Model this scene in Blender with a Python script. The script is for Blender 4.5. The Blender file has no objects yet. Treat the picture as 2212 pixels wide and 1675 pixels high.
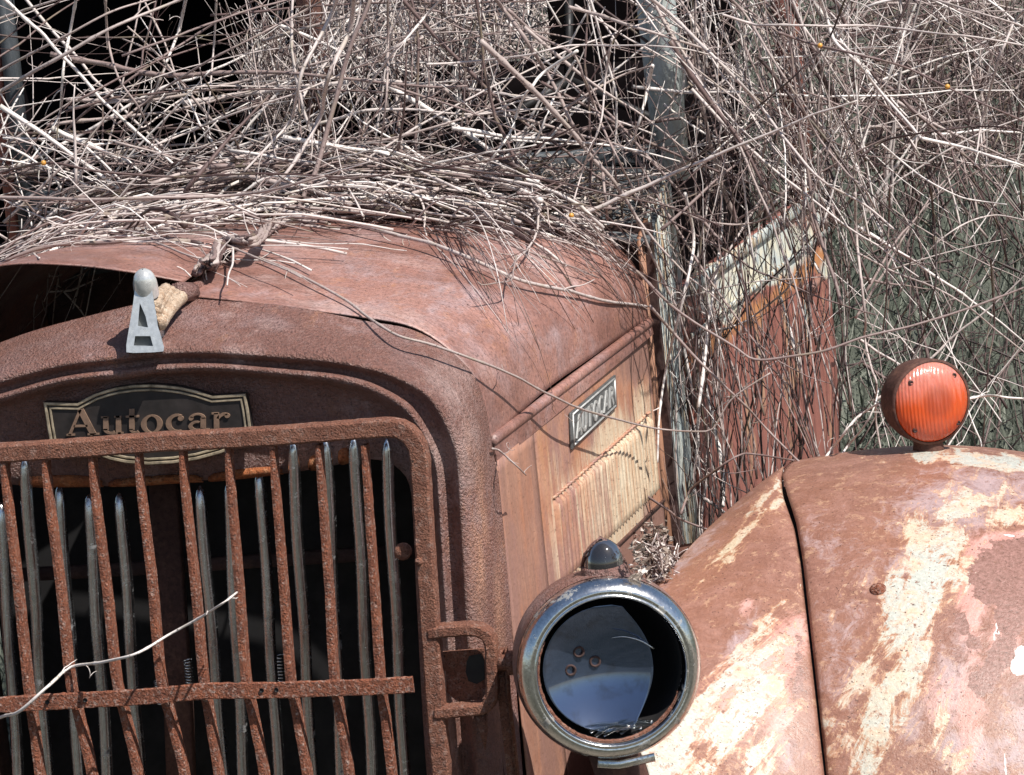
import bpy, math, random
import numpy as np
from mathutils import Vector, Matrix
from mathutils.bvhtree import BVHTree
random.seed(7); RNG = np.random.default_rng(7)
sc = bpy.context.scene
R_ = math.radians

# ------------------------------------------------------------------ camera
A_, E_, RHO, DIST = R_(12), R_(10), R_(5.8), 6.0
TGT = np.array((0.515, 0.0, 1.35))
F = np.array([-math.sin(A_)*math.cos(E_), math.cos(A_)*math.cos(E_), -math.sin(E_)])
r0 = np.array([math.cos(A_), math.sin(A_), 0.0]); u0 = np.cross(r0, F)
CR = math.cos(RHO)*r0 - math.sin(RHO)*u0
CU = math.sin(RHO)*r0 + math.cos(RHO)*u0
CAM = TGT - F*DIST
cam = bpy.data.objects.new('camera', bpy.data.cameras.new('camera'))
sc.collection.objects.link(cam)
cam.data.lens = 150; cam.data.sensor_width = 36; cam.data.clip_start = .1; cam.data.clip_end = 500
cam.matrix_world = Matrix(((CR[0], CU[0], -F[0], CAM[0]), (CR[1], CU[1], -F[1], CAM[1]), (CR[2], CU[2], -F[2], CAM[2]), (0, 0, 0, 1)))
sc.camera = cam

def P(u, v, Y):          # where a traced outline meets the upright plane y = Y
    d = F + CR*((u-1106)/2212*.24) - CU*((v-837.5)/2212*.24)
    return CAM + d*((Y-CAM[1])/d[1])
def J(p):
    q = np.asarray(p)-CAM; z = q@F
    return (q@CR)/z/.24*2212+1106, -(q@CU)/z/.24*2212+837.5

# ------------------------------------------------------------------ light
SUN = Vector((.52, -.29, .82)).normalized()      # towards the sun
w = bpy.data.worlds.new('World'); sc.world = w; w.use_nodes = True
wn = w.node_tree; bg = wn.nodes['Background']
sky = wn.nodes.new('ShaderNodeTexSky'); sky.sky_type = 'NISHITA'; sky.sun_disc = False
sky.sun_elevation = math.asin(SUN.z); sky.sun_rotation = math.atan2(SUN.x, SUN.y)
wn.links.new(sky.outputs[0], bg.inputs[0]); bg.inputs[1].default_value = .075
sl = bpy.data.lights.new('sun', 'SUN'); sl.energy = 5.0; sl.angle = R_(.5); sl.color = (1, .955, .89)
so = bpy.data.objects.new('sun', sl); sc.collection.objects.link(so)
so.rotation_euler = SUN.to_track_quat('Z', 'Y').to_euler()
sc.view_settings.view_transform = 'Standard'; sc.view_settings.look = 'None'
sc.view_settings.exposure = .30; sc.view_settings.gamma = 1
sc.cycles.max_bounces = 5; sc.cycles.diffuse_bounces = 2; sc.cycles.glossy_bounces = 3; sc.cycles.transmission_bounces = 5
sc.cycles.transparent_max_bounces = 6

# ------------------------------------------------------------------ helpers
def link(o): sc.collection.objects.link(o); return o
class MB:
    def __init__(s): s.v = []; s.f = []; s.n = 0; s.a = {}
    def add(s, v, f, **at):
        v = np.asarray(v, float).reshape(-1, 3)
        s.v.append(v); s.f += [tuple(i+s.n for i in q) for q in f]
        for k, x in at.items(): s.a.setdefault(k, []).append((s.n, np.broadcast_to(x, (len(v),))))
        s.n += len(v); return s
    def verts(s): return np.concatenate(s.v) if s.v else np.zeros((0, 3))
    def build(s, name, m, parent=None, smooth=True, origin=None, bevel=0, solid=0):
        v = s.verts()
        if origin is not None: v = v-np.asarray(origin)
        me = bpy.data.meshes.new(name); me.from_pydata(v.tolist(), [], s.f)
        for k, L in s.a.items():
            arr = np.zeros(s.n)
            for o, x in L: arr[o:o+len(x)] = x
            me.attributes.new(k, 'FLOAT', 'POINT').data.foreach_set('value', arr.astype(np.float32))
        me.materials.append(m)
        if smooth: me.polygons.foreach_set('use_smooth', [True]*len(me.polygons))
        me.update()
        o = link(bpy.data.objects.new(name, me))
        if origin is not None: o.location = origin
        if solid:
            q = o.modifiers.new('s', 'SOLIDIFY'); q.thickness = solid; q.offset = -1
        if bevel:
            q = o.modifiers.new('b', 'BEVEL'); q.width = bevel; q.segments = 2; q.limit_method = 'ANGLE'
            o.data.polygons.foreach_set('use_smooth', [True]*len(me.polygons))
        if parent is not None:
            o.parent = parent; o.matrix_parent_inverse = WM[parent.name].inverted() if parent.name in WM else Matrix()
            WM[o.name] = (WM.get(parent.name, Matrix()) @ o.matrix_parent_inverse @ o.matrix_basis)
        else: WM[o.name] = o.matrix_basis.copy()
        return o
WM = {}
def empty(name, loc, label, cat, group=None):
    o = link(bpy.data.objects.new(name, None)); o.location = loc; o.empty_display_size = .1
    WM[o.name] = Matrix.Translation(loc); tag(o, label, cat, group); return o
def tag(o, label=None, cat=None, group=None, kind=None):
    if label: o['label'] = label
    if cat: o['category'] = cat
    if group: o['group'] = group
    if kind: o['kind'] = kind
    return o
def cr(pts, n):          # Catmull-Rom through control points, n samples, even in arc length
    p = np.asarray(pts, float)
    if len(p) == 2: return p[0]+(p[1]-p[0])*np.linspace(0, 1, n)[:, None]
    q = np.vstack([2*p[0]-p[1], p, 2*p[-1]-p[-2]])
    k = 14; out = []
    t = np.linspace(0, 1, k, endpoint=False)[:, None]
    for i in range(1, len(q)-2):
        a, b, c, d = q[i-1], q[i], q[i+1], q[i+2]
        out.append(.5*((2*b)+(c-a)*t+(2*a-5*b+4*c-d)*t**2+(3*b-a-3*c+d)*t**3))
    out = np.vstack(out+[p[-1:]])
    s = np.r_[0, np.cumsum(np.linalg.norm(np.diff(out, axis=0), axis=1))]
    x = np.linspace(0, s[-1], n)
    return np.stack([np.interp(x, s, out[:, j]) for j in range(out.shape[1])], 1)
def gridf(nr, nc, closed=False):
    f = []
    for i in range(nr-1):
        for j in range(nc if closed else nc-1):
            k = (j+1) % nc
            f.append((i*nc+j, i*nc+k, (i+1)*nc+k, (i+1)*nc+j))
    return f
def loft(rows, nr, nc):  # rows: list of polylines; smooth across; returns (nr,nc,3)
    L = np.stack([cr(r, nc) for r in rows])
    out = np.empty((nr, nc, 3))
    x = np.linspace(0, 1, nr)
    for j in range(nc): out[:, j] = cr(L[:, j], nr)
    return out
def frames(p):
    t = np.gradient(p, axis=0); t /= np.linalg.norm(t, axis=1)[:, None]+1e-12
    return t
def sweep(mb, path, prof, up, closed=False, taper=None, caps=True, **at):
    p = np.asarray(path, float); t = frames(p)
    if closed:
        t = np.roll(p, -1, 0)-np.roll(p, 1, 0); t /= np.linalg.norm(t, axis=1)[:, None]
    up = np.asarray(up, float)
    s = np.cross(t, up); s /= np.linalg.norm(s, axis=1)[:, None]+1e-12
    n = np.cross(s, t)
    prof = np.asarray(prof, float); m = len(prof)
    tp = np.ones(len(p)) if taper is None else np.asarray(taper)
    v = p[:, None]+s[:, None]*prof[None, :, :1]*tp[:, None, None]+n[:, None]*prof[None, :, 1:2]*tp[:, None, None]
    f = gridf(len(p), m, True)
    if closed: f += [((len(p)-1)*m+j, (len(p)-1)*m+(j+1) % m, (j+1) % m, j) for j in range(m)]
    elif caps: f += [tuple(range(m))[::-1], tuple((len(p)-1)*m+j for j in range(m))]
    return mb.add(v.reshape(-1, 3), f, **at)
def circ(r, n=8): return [(r*math.cos(2*math.pi*i/n), r*math.sin(2*math.pi*i/n)) for i in range(n)]
def rect(w, h, b=.002):
    w /= 2; h /= 2
    return [(w-b, -h), (w, -h+b), (w, h-b), (w-b, h), (-w+b, h), (-w, h-b), (-w, -h+b), (-w+b, -h)]
def tube(mb, path, r, n=6, **at):
    p = np.asarray(path, float); t = frames(p)
    ref = np.array([.31, .52, .79]);
    if abs(t.mean(0)@ref) > .85*np.linalg.norm(t.mean(0)): ref = np.array([.9, -.4, .1])
    a = np.cross(t, ref); a /= np.linalg.norm(a, axis=1)[:, None]+1e-12
    b = np.cross(t, a); r = np.broadcast_to(r, (len(p),))
    th = np.arange(n)*2*math.pi/n
    v = p[:, None]+r[:, None, None]*(a[:, None]*np.cos(th)[None, :, None]+b[:, None]*np.sin(th)[None, :, None])
    f = gridf(len(p), n, True)+[tuple(range(n))[::-1], tuple((len(p)-1)*n+j for j in range(n))]
    return mb.add(v.reshape(-1, 3), f, **at)
def lathe(mb, c, axis, prof, n=48, up=(0, 0, 1), cap0=False, cap1=False, **at):   # prof: (distance along axis, radius)
    ax = np.asarray(axis, float); ax /= np.linalg.norm(ax)
    s = np.cross(ax, np.asarray(up, float)); s /= np.linalg.norm(s); q = np.cross(s, ax)
    th = np.arange(n)*2*math.pi/n
    rows = [np.asarray(c)+ax*d+r*(s*np.cos(th)[:, None]+q*np.sin(th)[:, None]) for d, r in prof]
    f = gridf(len(prof), n, True)
    if cap0: f.append(tuple(range(n))[::-1])
    if cap1: f.append(tuple((len(prof)-1)*n+j for j in range(n)))
    return mb.add(np.vstack(rows), f, **at)
def box(mb, lo, hi):
    x0, y0, z0 = lo; x1, y1, z1 = hi
    v = [(x, y, z) for z in (z0, z1) for y in (y0, y1) for x in (x0, x1)]
    return mb.add(v, [(0, 2, 3, 1), (4, 5, 7, 6), (0, 1, 5, 4), (2, 6, 7, 3), (0, 4, 6, 2), (1, 3, 7, 5)])
def prism(mb, poly, d):  # closed 3D polygon pushed along d
    p = np.asarray(poly, float); n = len(p)
    return mb.add(np.vstack([p, p+np.asarray(d)]), [tuple(range(n))[::-1], tuple(range(n, 2*n))]+[(i, (i+1) % n, n+(i+1) % n, n+i) for i in range(n)])

# ------------------------------------------------------------------ materials
class M:
    def __init__(s, name):
        s.m = bpy.data.materials.new(name); s.m.use_nodes = True; s.t = s.m.node_tree
        s.b = s.t.nodes['Principled BSDF']; s.tc = s.t.nodes.new('ShaderNodeTexCoord').outputs['Object']
    def n(s, ty, **kw):
        x = s.t.nodes.new('ShaderNode'+ty)
        for k, v in kw.items():
            if k.startswith('_'): setattr(x, k[1:], v); continue
            i = x.inputs[int(k[1:])] if k[0] == 'i' and k[1:].isdigit() else x.inputs[k]
            if isinstance(v, bpy.types.NodeSocket): s.t.links.new(v, i)
            else: i.default_value = v
        return x
    def set(s, k, v):
        i = s.b.inputs[k]
        if isinstance(v, bpy.types.NodeSocket): s.t.links.new(v, i)
        else: i.default_value = v
        return s
    def noise(s, scale, detail=4, rough=.55, st=(1, 1, 1), rot=(0, 0, 0), dist=0, off=(0, 0, 0)):
        mp = s.n('Mapping', Vector=s.tc, Scale=st, Rotation=rot, Location=off)
        return s.n('TexNoise', Vector=mp.outputs[0], Scale=scale, Detail=detail, Roughness=rough, Distortion=dist).outputs['Fac']
    def ramp(s, fac, *st):
        r = s.n('ValToRGB', Fac=fac); e = r.color_ramp.elements
        while len(e) < len(st): e.new(.5)
        for q, (p, c) in zip(e, st):
            q.position = p; q.color = (*c, 1) if hasattr(c, '__len__') else (c, c, c, 1)
        return r.outputs[0]
    def mix(s, f, a, b, ty='MIX'):
        x = s.n('Mix', _data_type='RGBA', _blend_type=ty)
        for k, v in ((0, f), (6, a), (7, b)):
            if isinstance(v, bpy.types.NodeSocket): s.t.links.new(v, x.inputs[k])
            else: x.inputs[k].default_value = (*v, 1) if hasattr(v, '__len__') else v
        return x.outputs[2]
    def math(s, op, a, b=0., c=False):
        return s.n('Math', _operation=op, _use_clamp=c, i0=a, i1=b).outputs[0]
    def bump(s, h, dist, strength=1.):
        s.set('Normal', s.n('Bump', Height=h, Distance=dist, Strength=strength).outputs[0])
    def attr(s, k): return s.n('Attribute', _attribute_name=k).outputs['Fac']
def wmask(s, at, nz, lo=.42, hi=.58, amp=.9):     # painted weight broken up by noise
    x = s.math('ADD', s.attr(at), s.math('MULTIPLY', s.math('SUBTRACT', nz, .5), amp))
    return s.n('MapRange', i0=x, i1=lo, i2=hi).outputs[0]

def rust(name, c1, c2, c3, sc1=6, fine=90, bump=.002, rough=.6, speck=.0, pit=None, spec=.35, st=(1, 1, 1), streak=False):
    s = M(name)
    a = s.noise(sc1, 5, .6, st); b = s.noise(fine, 4, .7)
    c = s.mix(s.ramp(a, (.35, 0), (.65, 1)), c1, c2)
    c = s.mix(s.ramp(s.noise(sc1*3.7, 6, .7, st, off=(3, 1, 2)), (.52, 0), (.68, 1)), c, c3)
    if streak:
        c = s.mix(s.ramp(s.noise(26, 7, .75, (1, .4, .35), off=(6, 2, 8)), (.56, 0), (.72, .75)), c, (.50, .23, .11))
        c = s.mix(s.ramp(s.noise(11, 7, .7, off=(1, 9, 4)), (.48, 0), (.62, .6)), c, (.36, .25, .25))
        c = s.mix(s.ramp(s.noise(3.2, 6, .6, off=(4, 1, 4)), (.44, 0), (.56, .7)), c, (.20, .09, .068))
        c = s.mix(s.ramp(s.noise(4.3, 8, .72, off=(9, 3, 6)), (.52, 0), (.64, .6)), c, (.50, .35, .32))
        c = s.mix(s.math('MULTIPLY', s.attr('cream'), s.ramp(s.noise(40, 6, .7, (1, 1, .3)), (.35, 0), (.6, 1))), c, (.54, .28, .18))  # on the shell this orange is a lit zone put into the colour
    c = s.mix(1, c, s.ramp(b, (.25, .56), (.7, 1.25)), 'MULTIPLY')
    if speck:
        c = s.mix(s.math('MULTIPLY', s.ramp(s.noise(fine*1.6, 2, .5, off=(7, 7, 7)), (.60, 0), (.68, 1)), speck), c, (.03, .018, .015))
    s.set('Base Color', c); s.set('Roughness', s.ramp(a, (.2, rough-.1), (.8, min(1, rough+.12)))); s.set('Specular IOR Level', spec)
    h = s.math('ADD', b, s.math('MULTIPLY', s.noise(fine*2.6, 3, .6), .5))
    if pit: h = s.math('ADD', h, s.math('MULTIPLY', s.noise(pit, 3, .6, off=(9, 2, 1)), 1.6))
    s.bump(h, bump); return s.m

m_hood = rust('rust_hood', (.42, .225, .185), (.32, .155, .125), (.43, .30, .295), 5, 150, .0008, .44, .6, spec=.6, st=(1, .35, 1), streak=True)
m_shell = rust('rust_shell', (.31, .145, .112), (.215, .095, .072), (.38, .235, .215), 7, 190, .0036, .40, .6, pit=240, spec=.75, streak=True)
m_guard = rust('rust_guard', (.32, .14, .09), (.22, .09, .06), (.42, .26, .21), 30, 260, .0032, .7, .8, pit=330, spec=.3)
m_bar = rust('rust_bar', (.38, .13, .07), (.22, .08, .05), (.55, .40, .34), 44, 240, .0035, .72, .85, pit=300, spec=.3)
m_orange = rust('rust_orange', (.45, .15, .05), (.33, .10, .04), (.5, .24, .12), 20, 200, .003, .8, .7, pit=200)
m_dark = rust('rust_dark', (.075, .04, .035), (.05, .03, .028), (.11, .06, .05), 8, 90, .001, .75, .3)
m_inner = rust('rust_inner', (.13, .06, .045), (.08, .04, .033), (.17, .085, .06), 9, 120, .001, .8, .4)
def plain(name, c, rough=.5, metal=0., nz=60, var=.25, bump=0, spec=.5):
    s = M(name); k = s.noise(nz, 4, .6)
    s.set('Base Color', s.mix(1, c, s.ramp(k, (.25, 1-var), (.75, 1+var*.3)), 'MULTIPLY')); s.set('Roughness', s.ramp(s.noise(nz*.6, 4, .7), (.3, max(.03, rough-.12)), (.75, min(1, rough+.2))))
    s.set('Metallic', metal); s.set('Specular IOR Level', spec)
    if bump: s.bump(k, bump)
    return s.m
m_black = plain('black_paint', (.012, .011, .012), .55)
m_void = plain('cab_shade_black', (.005, .0035, .004), .95, spec=.05)  # near-black colour carries the shade inside the cab
m_core = plain('radiator_core', (.012, .011, .012), .8, nz=40)
# worn chrome
def chrome(name, c, rough, wear, wc, sc_=25, bp=.0002):
    s = M(name)
    k = s.ramp(s.noise(sc_, 6, .72, off=(2, 5, 1)), (.5+wear, 0), (.6+wear, 1)); f = s.noise(230, 3, .6)
    s.set('Base Color', s.mix(k, s.mix(1, c, s.ramp(f, (.3, .75), (.7, 1.05)), 'MULTIPLY'), wc)); s.set('Metallic', s.math('SUBTRACT', 1, s.math('MULTIPLY', k, .75)))
    s.set('Roughness', s.math('ADD', s.math('MULTIPLY', k, .45), s.ramp(s.noise(60, 4, .7), (.3, rough), (.8, rough+.18)))); s.bump(f, bp)
    return s.m
m_chrome = chrome('worn_chrome', (.90, .90, .88), .10, .06, (.30, .28, .25), 32)
m_barc = chrome('dull_chrome', (.86, .88, .90), .17, .12, (.12, .11, .10), 40, .00004)
m_orn = plain('ornament_chrome', (.84, .84, .82), .18, .5, 150, .3, .0002)
m_wing = rust('ornament_scale', (.62, .48, .36), (.45, .30, .20), (.74, .64, .52), 60, 300, .003, .8, .6)
m_brass = plain('plate_border', (.72, .60, .43), .4, .35, 55, .85)
m_plate = plain('tarnished_enamel', (.035, .028, .026), .5, 0, 45, .6)
m_recess = plain('recess_grey', (.10, .11, .115), .5)  # darker grey so the letter openings show
m_letter = plain('plate_lettering', (.30, .19, .13), .6, .2, 120, .4)
m_tinplate = plain('side_plate', (.16, .165, .165), .5, .5, 120, .4)
m_tinlet = plain('side_plate_letter', (.62, .62, .60), .45, .5, 120, .3)

# side of the hood: rust over worn cream paint in upright streaks
s = M('hood_side_paint')
st = s.noise(22, 6, .65, (2.4, 2.4, .18)); st2 = s.noise(60, 4, .6, (5, 5, .25)); fi = s.noise(140, 4, .7)
bl = s.noise(13, 6, .65, off=(2, 8, 8))
c = s.mix(s.ramp(bl, (.38, 0), (.62, 1)), (.44, .20, .12), (.52, .28, .19))
c = s.mix(s.ramp(s.noise(7, 6, .65, (1, 1, .6), off=(4, 4, 4)), (.46, 0), (.56, 1)), c, (.36, .20, .165))
c = s.mix(s.ramp(st, (.5, 0), (.7, .5)), c, (.60, .33, .18))
c = s.mix(wmask(s, 'cream', s.math('MULTIPLY', s.math('ADD', st, st2), .5), .40, .72, 1.5), c, s.mix(s.ramp(st2, (.35, 0), (.65, 1)), (.62, .40, .25), (.74, .64, .48)))
c = s.mix(wmask(s, 'plain', st, .4, .7, .8), c, (.30, .165, .13))
c = s.mix(s.ramp(s.noise(260, 3, .6, (.5, .25, 1), off=(1, 8, 3)), (.60, 0), (.70, .7)), c, (.20, .10, .07))
c = s.mix(1, c, s.ramp(fi, (.25, .78), (.7, 1.1)), 'MULTIPLY')
s.set('Base Color', c); s.set('Roughness', .5); s.set('Specular IOR Level', .45); s.bump(fi, .0005); m_side = s.m

# fender: layers of paint worn to rust, patches from painted weights
s = M('fender_paint')
big = s.noise(5, 6, .62); md0 = s.noise(24, 10, .74, dist=.8)
sc_ = s.n('CombineXYZ', i0=s.math('MULTIPLY', s.attr('al'), 5.), i1=s.math('MULTIPLY', s.attr('ac'), 26.))
di0 = s.n('TexNoise', Vector=sc_.outputs[0], Scale=1., Detail=10., Roughness=.72, Distortion=.5).outputs['Fac']; fi = s.noise(180, 4, .7)
lf_ = s.noise(7, 3, .5, (1, .5, 1), off=(8, 3, 1))
md = s.math('ADD', s.math('MULTIPLY', md0, .65), s.math('MULTIPLY', lf_, .35)); di = s.math('ADD', s.math('MULTIPLY', di0, .7), s.math('MULTIPLY', lf_, .3))
c = s.mix(s.ramp(big, (.35, 0), (.65, 1)), (.33, .155, .10), (.27, .13, .095))
c = s.mix(s.ramp(md0, (.42, 0), (.62, 1)), c, (.36, .185, .14))
c = s.mix(s.ramp(s.noise(40, 9, .78, off=(5, 5, 5)), (.56, 0), (.60, 1)), c, (.47, .27, .18))
c = s.mix(wmask(s, 'lav', md, .34, .66, 2.6), c, s.mix(s.ramp(md0, (.3, 0), (.7, 1)), (.40, .29, .29), (.49, .35, .34)))
c = s.mix(wmask(s, 'pink', s.math('ADD', s.math('MULTIPLY', md, .5), s.math('MULTIPLY', di, .5)), .38, .64, 3.4), c, s.mix(s.ramp(di0, (.35, 0), (.6, 1)), (.54, .24, .19), (.68, .40, .35)))
cream = s.mix(s.ramp(big, (.4, 0), (.55, 1)), (.66, .54, .38), (.54, .55, .49))
cream = s.mix(s.ramp(md0, (.5, 0), (.62, 1)), cream, (.68, .50, .36)); cream = s.mix(s.ramp(fi, (.55, 0), (.75, .6)), cream, (.72, .69, .60))
cm = wmask(s, 'cream', s.math('ADD', s.math('MULTIPLY', md0, .35), s.math('MULTIPLY', di, .65)), .36, .60, 4.4)
c = s.mix(s.ramp(cm, (0, 0), (.35, .85), (.75, 0)), c, (.56, .30, .17))
c = s.mix(s.ramp(cm, (.3, 0), (.75, 1)), c, cream)
c = s.mix(s.math('MULTIPLY', cm, s.ramp(s.noise(75, 5, .75, off=(3, 9, 1)), (.56, 0), (.62, .8))), c, (.46, .26, .18))
c = s.mix(wmask(s, 'white', md, .46, .5, .8), c, (.80, .76, .73))
c = s.mix(wmask(s, 'brown', s.noise(26, 8, .7, dist=.5), .47, .50, 1.7), c, s.mix(s.ramp(fi, (.35, 0), (.65, 1)), (.25, .13, .10), (.35, .19, .16)))
c = s.mix(s.ramp(s.noise(60, 5, .7, off=(2, 2, 9)), (.64, 0), (.67, 1)), c, (.27, .135, .095))
c = s.mix(s.ramp(s.noise(230, 2, .5, off=(1, 8, 3)), (.66, 0), (.70, .9)), c, (.12, .06, .045))
c = s.mix(1, c, s.ramp(fi, (.25, .76), (.7, 1.1)), 'MULTIPLY')
s.set('Base Color', c); s.set('Roughness', s.ramp(md0, (.3, .27), (.7, .52))); s.set('Specular IOR Level', .5); s.bump(s.math('ADD', s.math('MULTIPLY', fi, .6), md0), .0014); m_fender = s.m

# cab door: red-brown with cream and blue rests
s = M('door_paint')
a = s.noise(7, 6, .65, (2, 2, .7)); b = s.noise(40, 5, .7, (1, 1, .5))
c = s.mix(s.ramp(b, (.3, 0), (.7, 1)), (.34, .13, .10), (.25, .095, .075))
c = s.mix(s.ramp(a, (.57, 0), (.63, 1)), c, (.45, .26, .16)); c = s.mix(s.ramp(a, (.64, 0), (.68, 1)), c, (.30, .38, .38))
c = s.mix(wmask(s, 'cream', a, .45, .55, .9), c, s.mix(s.ramp(s.noise(25, 5, .7), (.4, 0), (.6, 1)), (.74, .68, .52), (.50, .55, .54)))
c = s.mix(wmask(s, 'orange', a, .45, .6, .8), c, (.50, .22, .09))
s.set('Base Color', c); s.set('Roughness', .6); s.bump(b, .0008); m_door = s.m
def paintmat(name, c1, c2, lo=.45, hi=.55, strk=.3):
    s = M(name); a = s.noise(20, 6, .7, (2, 2, strk)); b = s.noise(110, 4, .7)
    c = s.mix(s.ramp(a, (lo, 0), (hi, 1)), c1, c2); c = s.mix(1, c, s.ramp(b, (.25, .75), (.7, 1.08)), 'MULTIPLY')
    s.set('Base Color', c); s.set('Roughness', .6); s.bump(b, .0006); return s.m
m_blue = paintmat('blue_cab_paint', (.58, .68, .70), (.64, .66, .58), .4, .7)
s = M('cowl_paint'); a = s.noise(17, 8, .72, (2.2, 2.2, .35), dist=.4); b = s.noise(110, 4, .7); e = s.noise(34, 6, .7, (2, 2, .2), off=(3, 3, 3))
c = s.mix(s.ramp(a, (.40, 0), (.62, 1)), (.40, .47, .48), (.62, .63, .57)); c = s.mix(s.ramp(e, (.50, 0), (.58, 1)), c, (.52, .38, .22)); c = s.mix(s.ramp(e, (.58, 0), (.62, 1)), c, (.24, .12, .08))
c = s.mix(wmask(s, 'rusty', a, .45, .55, 1.6), c, (.36, .18, .11)); c = s.mix(1, c, s.ramp(b, (.25, .75), (.7, 1.08)), 'MULTIPLY')
s.set('Base Color', c); s.set('Roughness', .6); s.bump(b, .0006); m_bluewhite = s.m
m_cowltop = paintmat('dash_paint', (.055, .065, .075), (.08, .09, .10))
m_cabrust = paintmat('cab_rust', (.20, .10, .085), (.30, .15, .11))

# stems: tone picks the bark
s = M('vine_bark')
tn = s.attr('tone'); nz = s.noise(90, 4, .7); n2 = s.noise(25, 3, .6)
x = s.math('ADD', tn, s.math('MULTIPLY', s.math('SUBTRACT', nz, .5), .22))
c = s.ramp(x, (0, (.025, .015, .015)), (.2, (.08, .045, .042)), (.4, (.23, .16, .15)), (.6, (.42, .34, .315)), (.82, (.67, .59, .56)), (1, (.84, .79, .75)))
c = s.mix(s.ramp(n2, (.55, 0), (.75, .45)), c, (.30, .27, .15)); c = s.mix(s.ramp(s.noise(210, 2, .5), (.62, 0), (.7, .8)), c, (.07, .045, .04))
s.set('Base Color', c); s.set('Roughness', .5); s.set('Specular IOR Level', .45); s.bump(nz, .0006); m_vine = s.m
s = M('dead_leaf'); tn = s.attr('tone')
s.set('Base Color', s.ramp(tn, (0, (.12, .08, .06)), (.5, (.36, .29, .24)), (1, (.66, .60, .56)))); s.set('Roughness', .75); m_leaf = s.m
m_berry = plain('orange_berry', (.72, .36, .07), .4, 0, 90, .3)
s = M('grass_blade'); tn = s.attr('tone')
s.set('Base Color', s.ramp(tn, (0, (.07, .075, .06)), (.6, (.155, .17, .13)), (1, (.31, .32, .26)))); s.set('Roughness', .65); m_grass = s.m
s = M('hillside_soil'); n = s.noise(1.4, 8, .7); 
zz = s.n('SeparateXYZ', i0=s.tc).outputs[1]; nf_ = s.n('MapRange', i0=zz, i1=2.6, i2=3.4).outputs[0]
s.set('Base Color', s.mix(nf_, s.mix(s.n('MapRange', i0=zz, i1=-1.2, i2=.2).outputs[0], s.mix(s.ramp(n, (.35, 0), (.65, 1)), (.045, .05, .035), (.11, .10, .075)), s.mix(s.ramp(n, (.35, 0), (.65, 1)), (.20, .165, .13), (.30, .26, .21))), s.mix(s.ramp(n, (.35, 0), (.65, 1)), (.085, .10, .075), (.14, .15, .115)))); s.set('Roughness', .95); s.bump(s.noise(18, 6, .7), .05); m_soil = s.m  # unseen ground ahead is darkened so the chrome reflects dark

# ------------------------------------------------------------------ setting: ground rising to a bank behind the truck
def gz(x, y):
    t = np.clip((np.asarray(y, float)-3.2)/6, 0, None)
    return 2.2*np.minimum(t, 1)**1.3+np.maximum(t-1, 0)*1.1*np.exp(-np.maximum(t-1, 0)*.02)+.06*np.sin(np.asarray(x)*1.3+np.asarray(y)*.8)*np.clip(t*3, 0, 1)
xs = np.r_[np.linspace(-150, -12, 12), np.linspace(-10, 12, 90), np.linspace(14, 150, 12)]
ys = np.r_[np.linspace(-120, -6, 10), np.linspace(-4, 14, 110), np.linspace(16, 160, 16)]
X, Y_ = np.meshgrid(xs, ys)
g = MB().add(np.stack([X, Y_, gz(X, Y_)], -1).reshape(-1, 3), gridf(len(ys), len(xs)))
tag(g.build('ground', m_soil), kind='structure')

# ------------------------------------------------------------------ the truck
truck = empty('old_truck', (0, 1.2, 0), 'rusty abandoned antique truck with bare radiator grille, overgrown by leafless vines', 'truck')
COL = []     # meshes the vines must stay clear of
def solidmb(mb): COL.append((mb.verts(), list(mb.f))); return mb

def weights(V, blobs, soft=False):
    uv = np.stack(J3(V), -1); r = np.zeros(len(V))
    for (u, v, ru, rv, ang, am) in blobs:
        c_, s_ = math.cos(R_(ang)), math.sin(R_(ang)); du = uv[:, 0]-u; dv = -(uv[:, 1]-v)
        a = (du*c_+dv*s_)/ru; b = (-du*s_+dv*c_)/rv
        r = np.maximum(r, am*np.exp(-(a*a+b*b)**(.85 if soft else 1.5)*.69))
    return r
def J3(V):
    q = V-CAM; z = q@F
    return (q@CR)/z/.24*2212+1106, -(q@CU)/z/.24*2212+837.5

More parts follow.
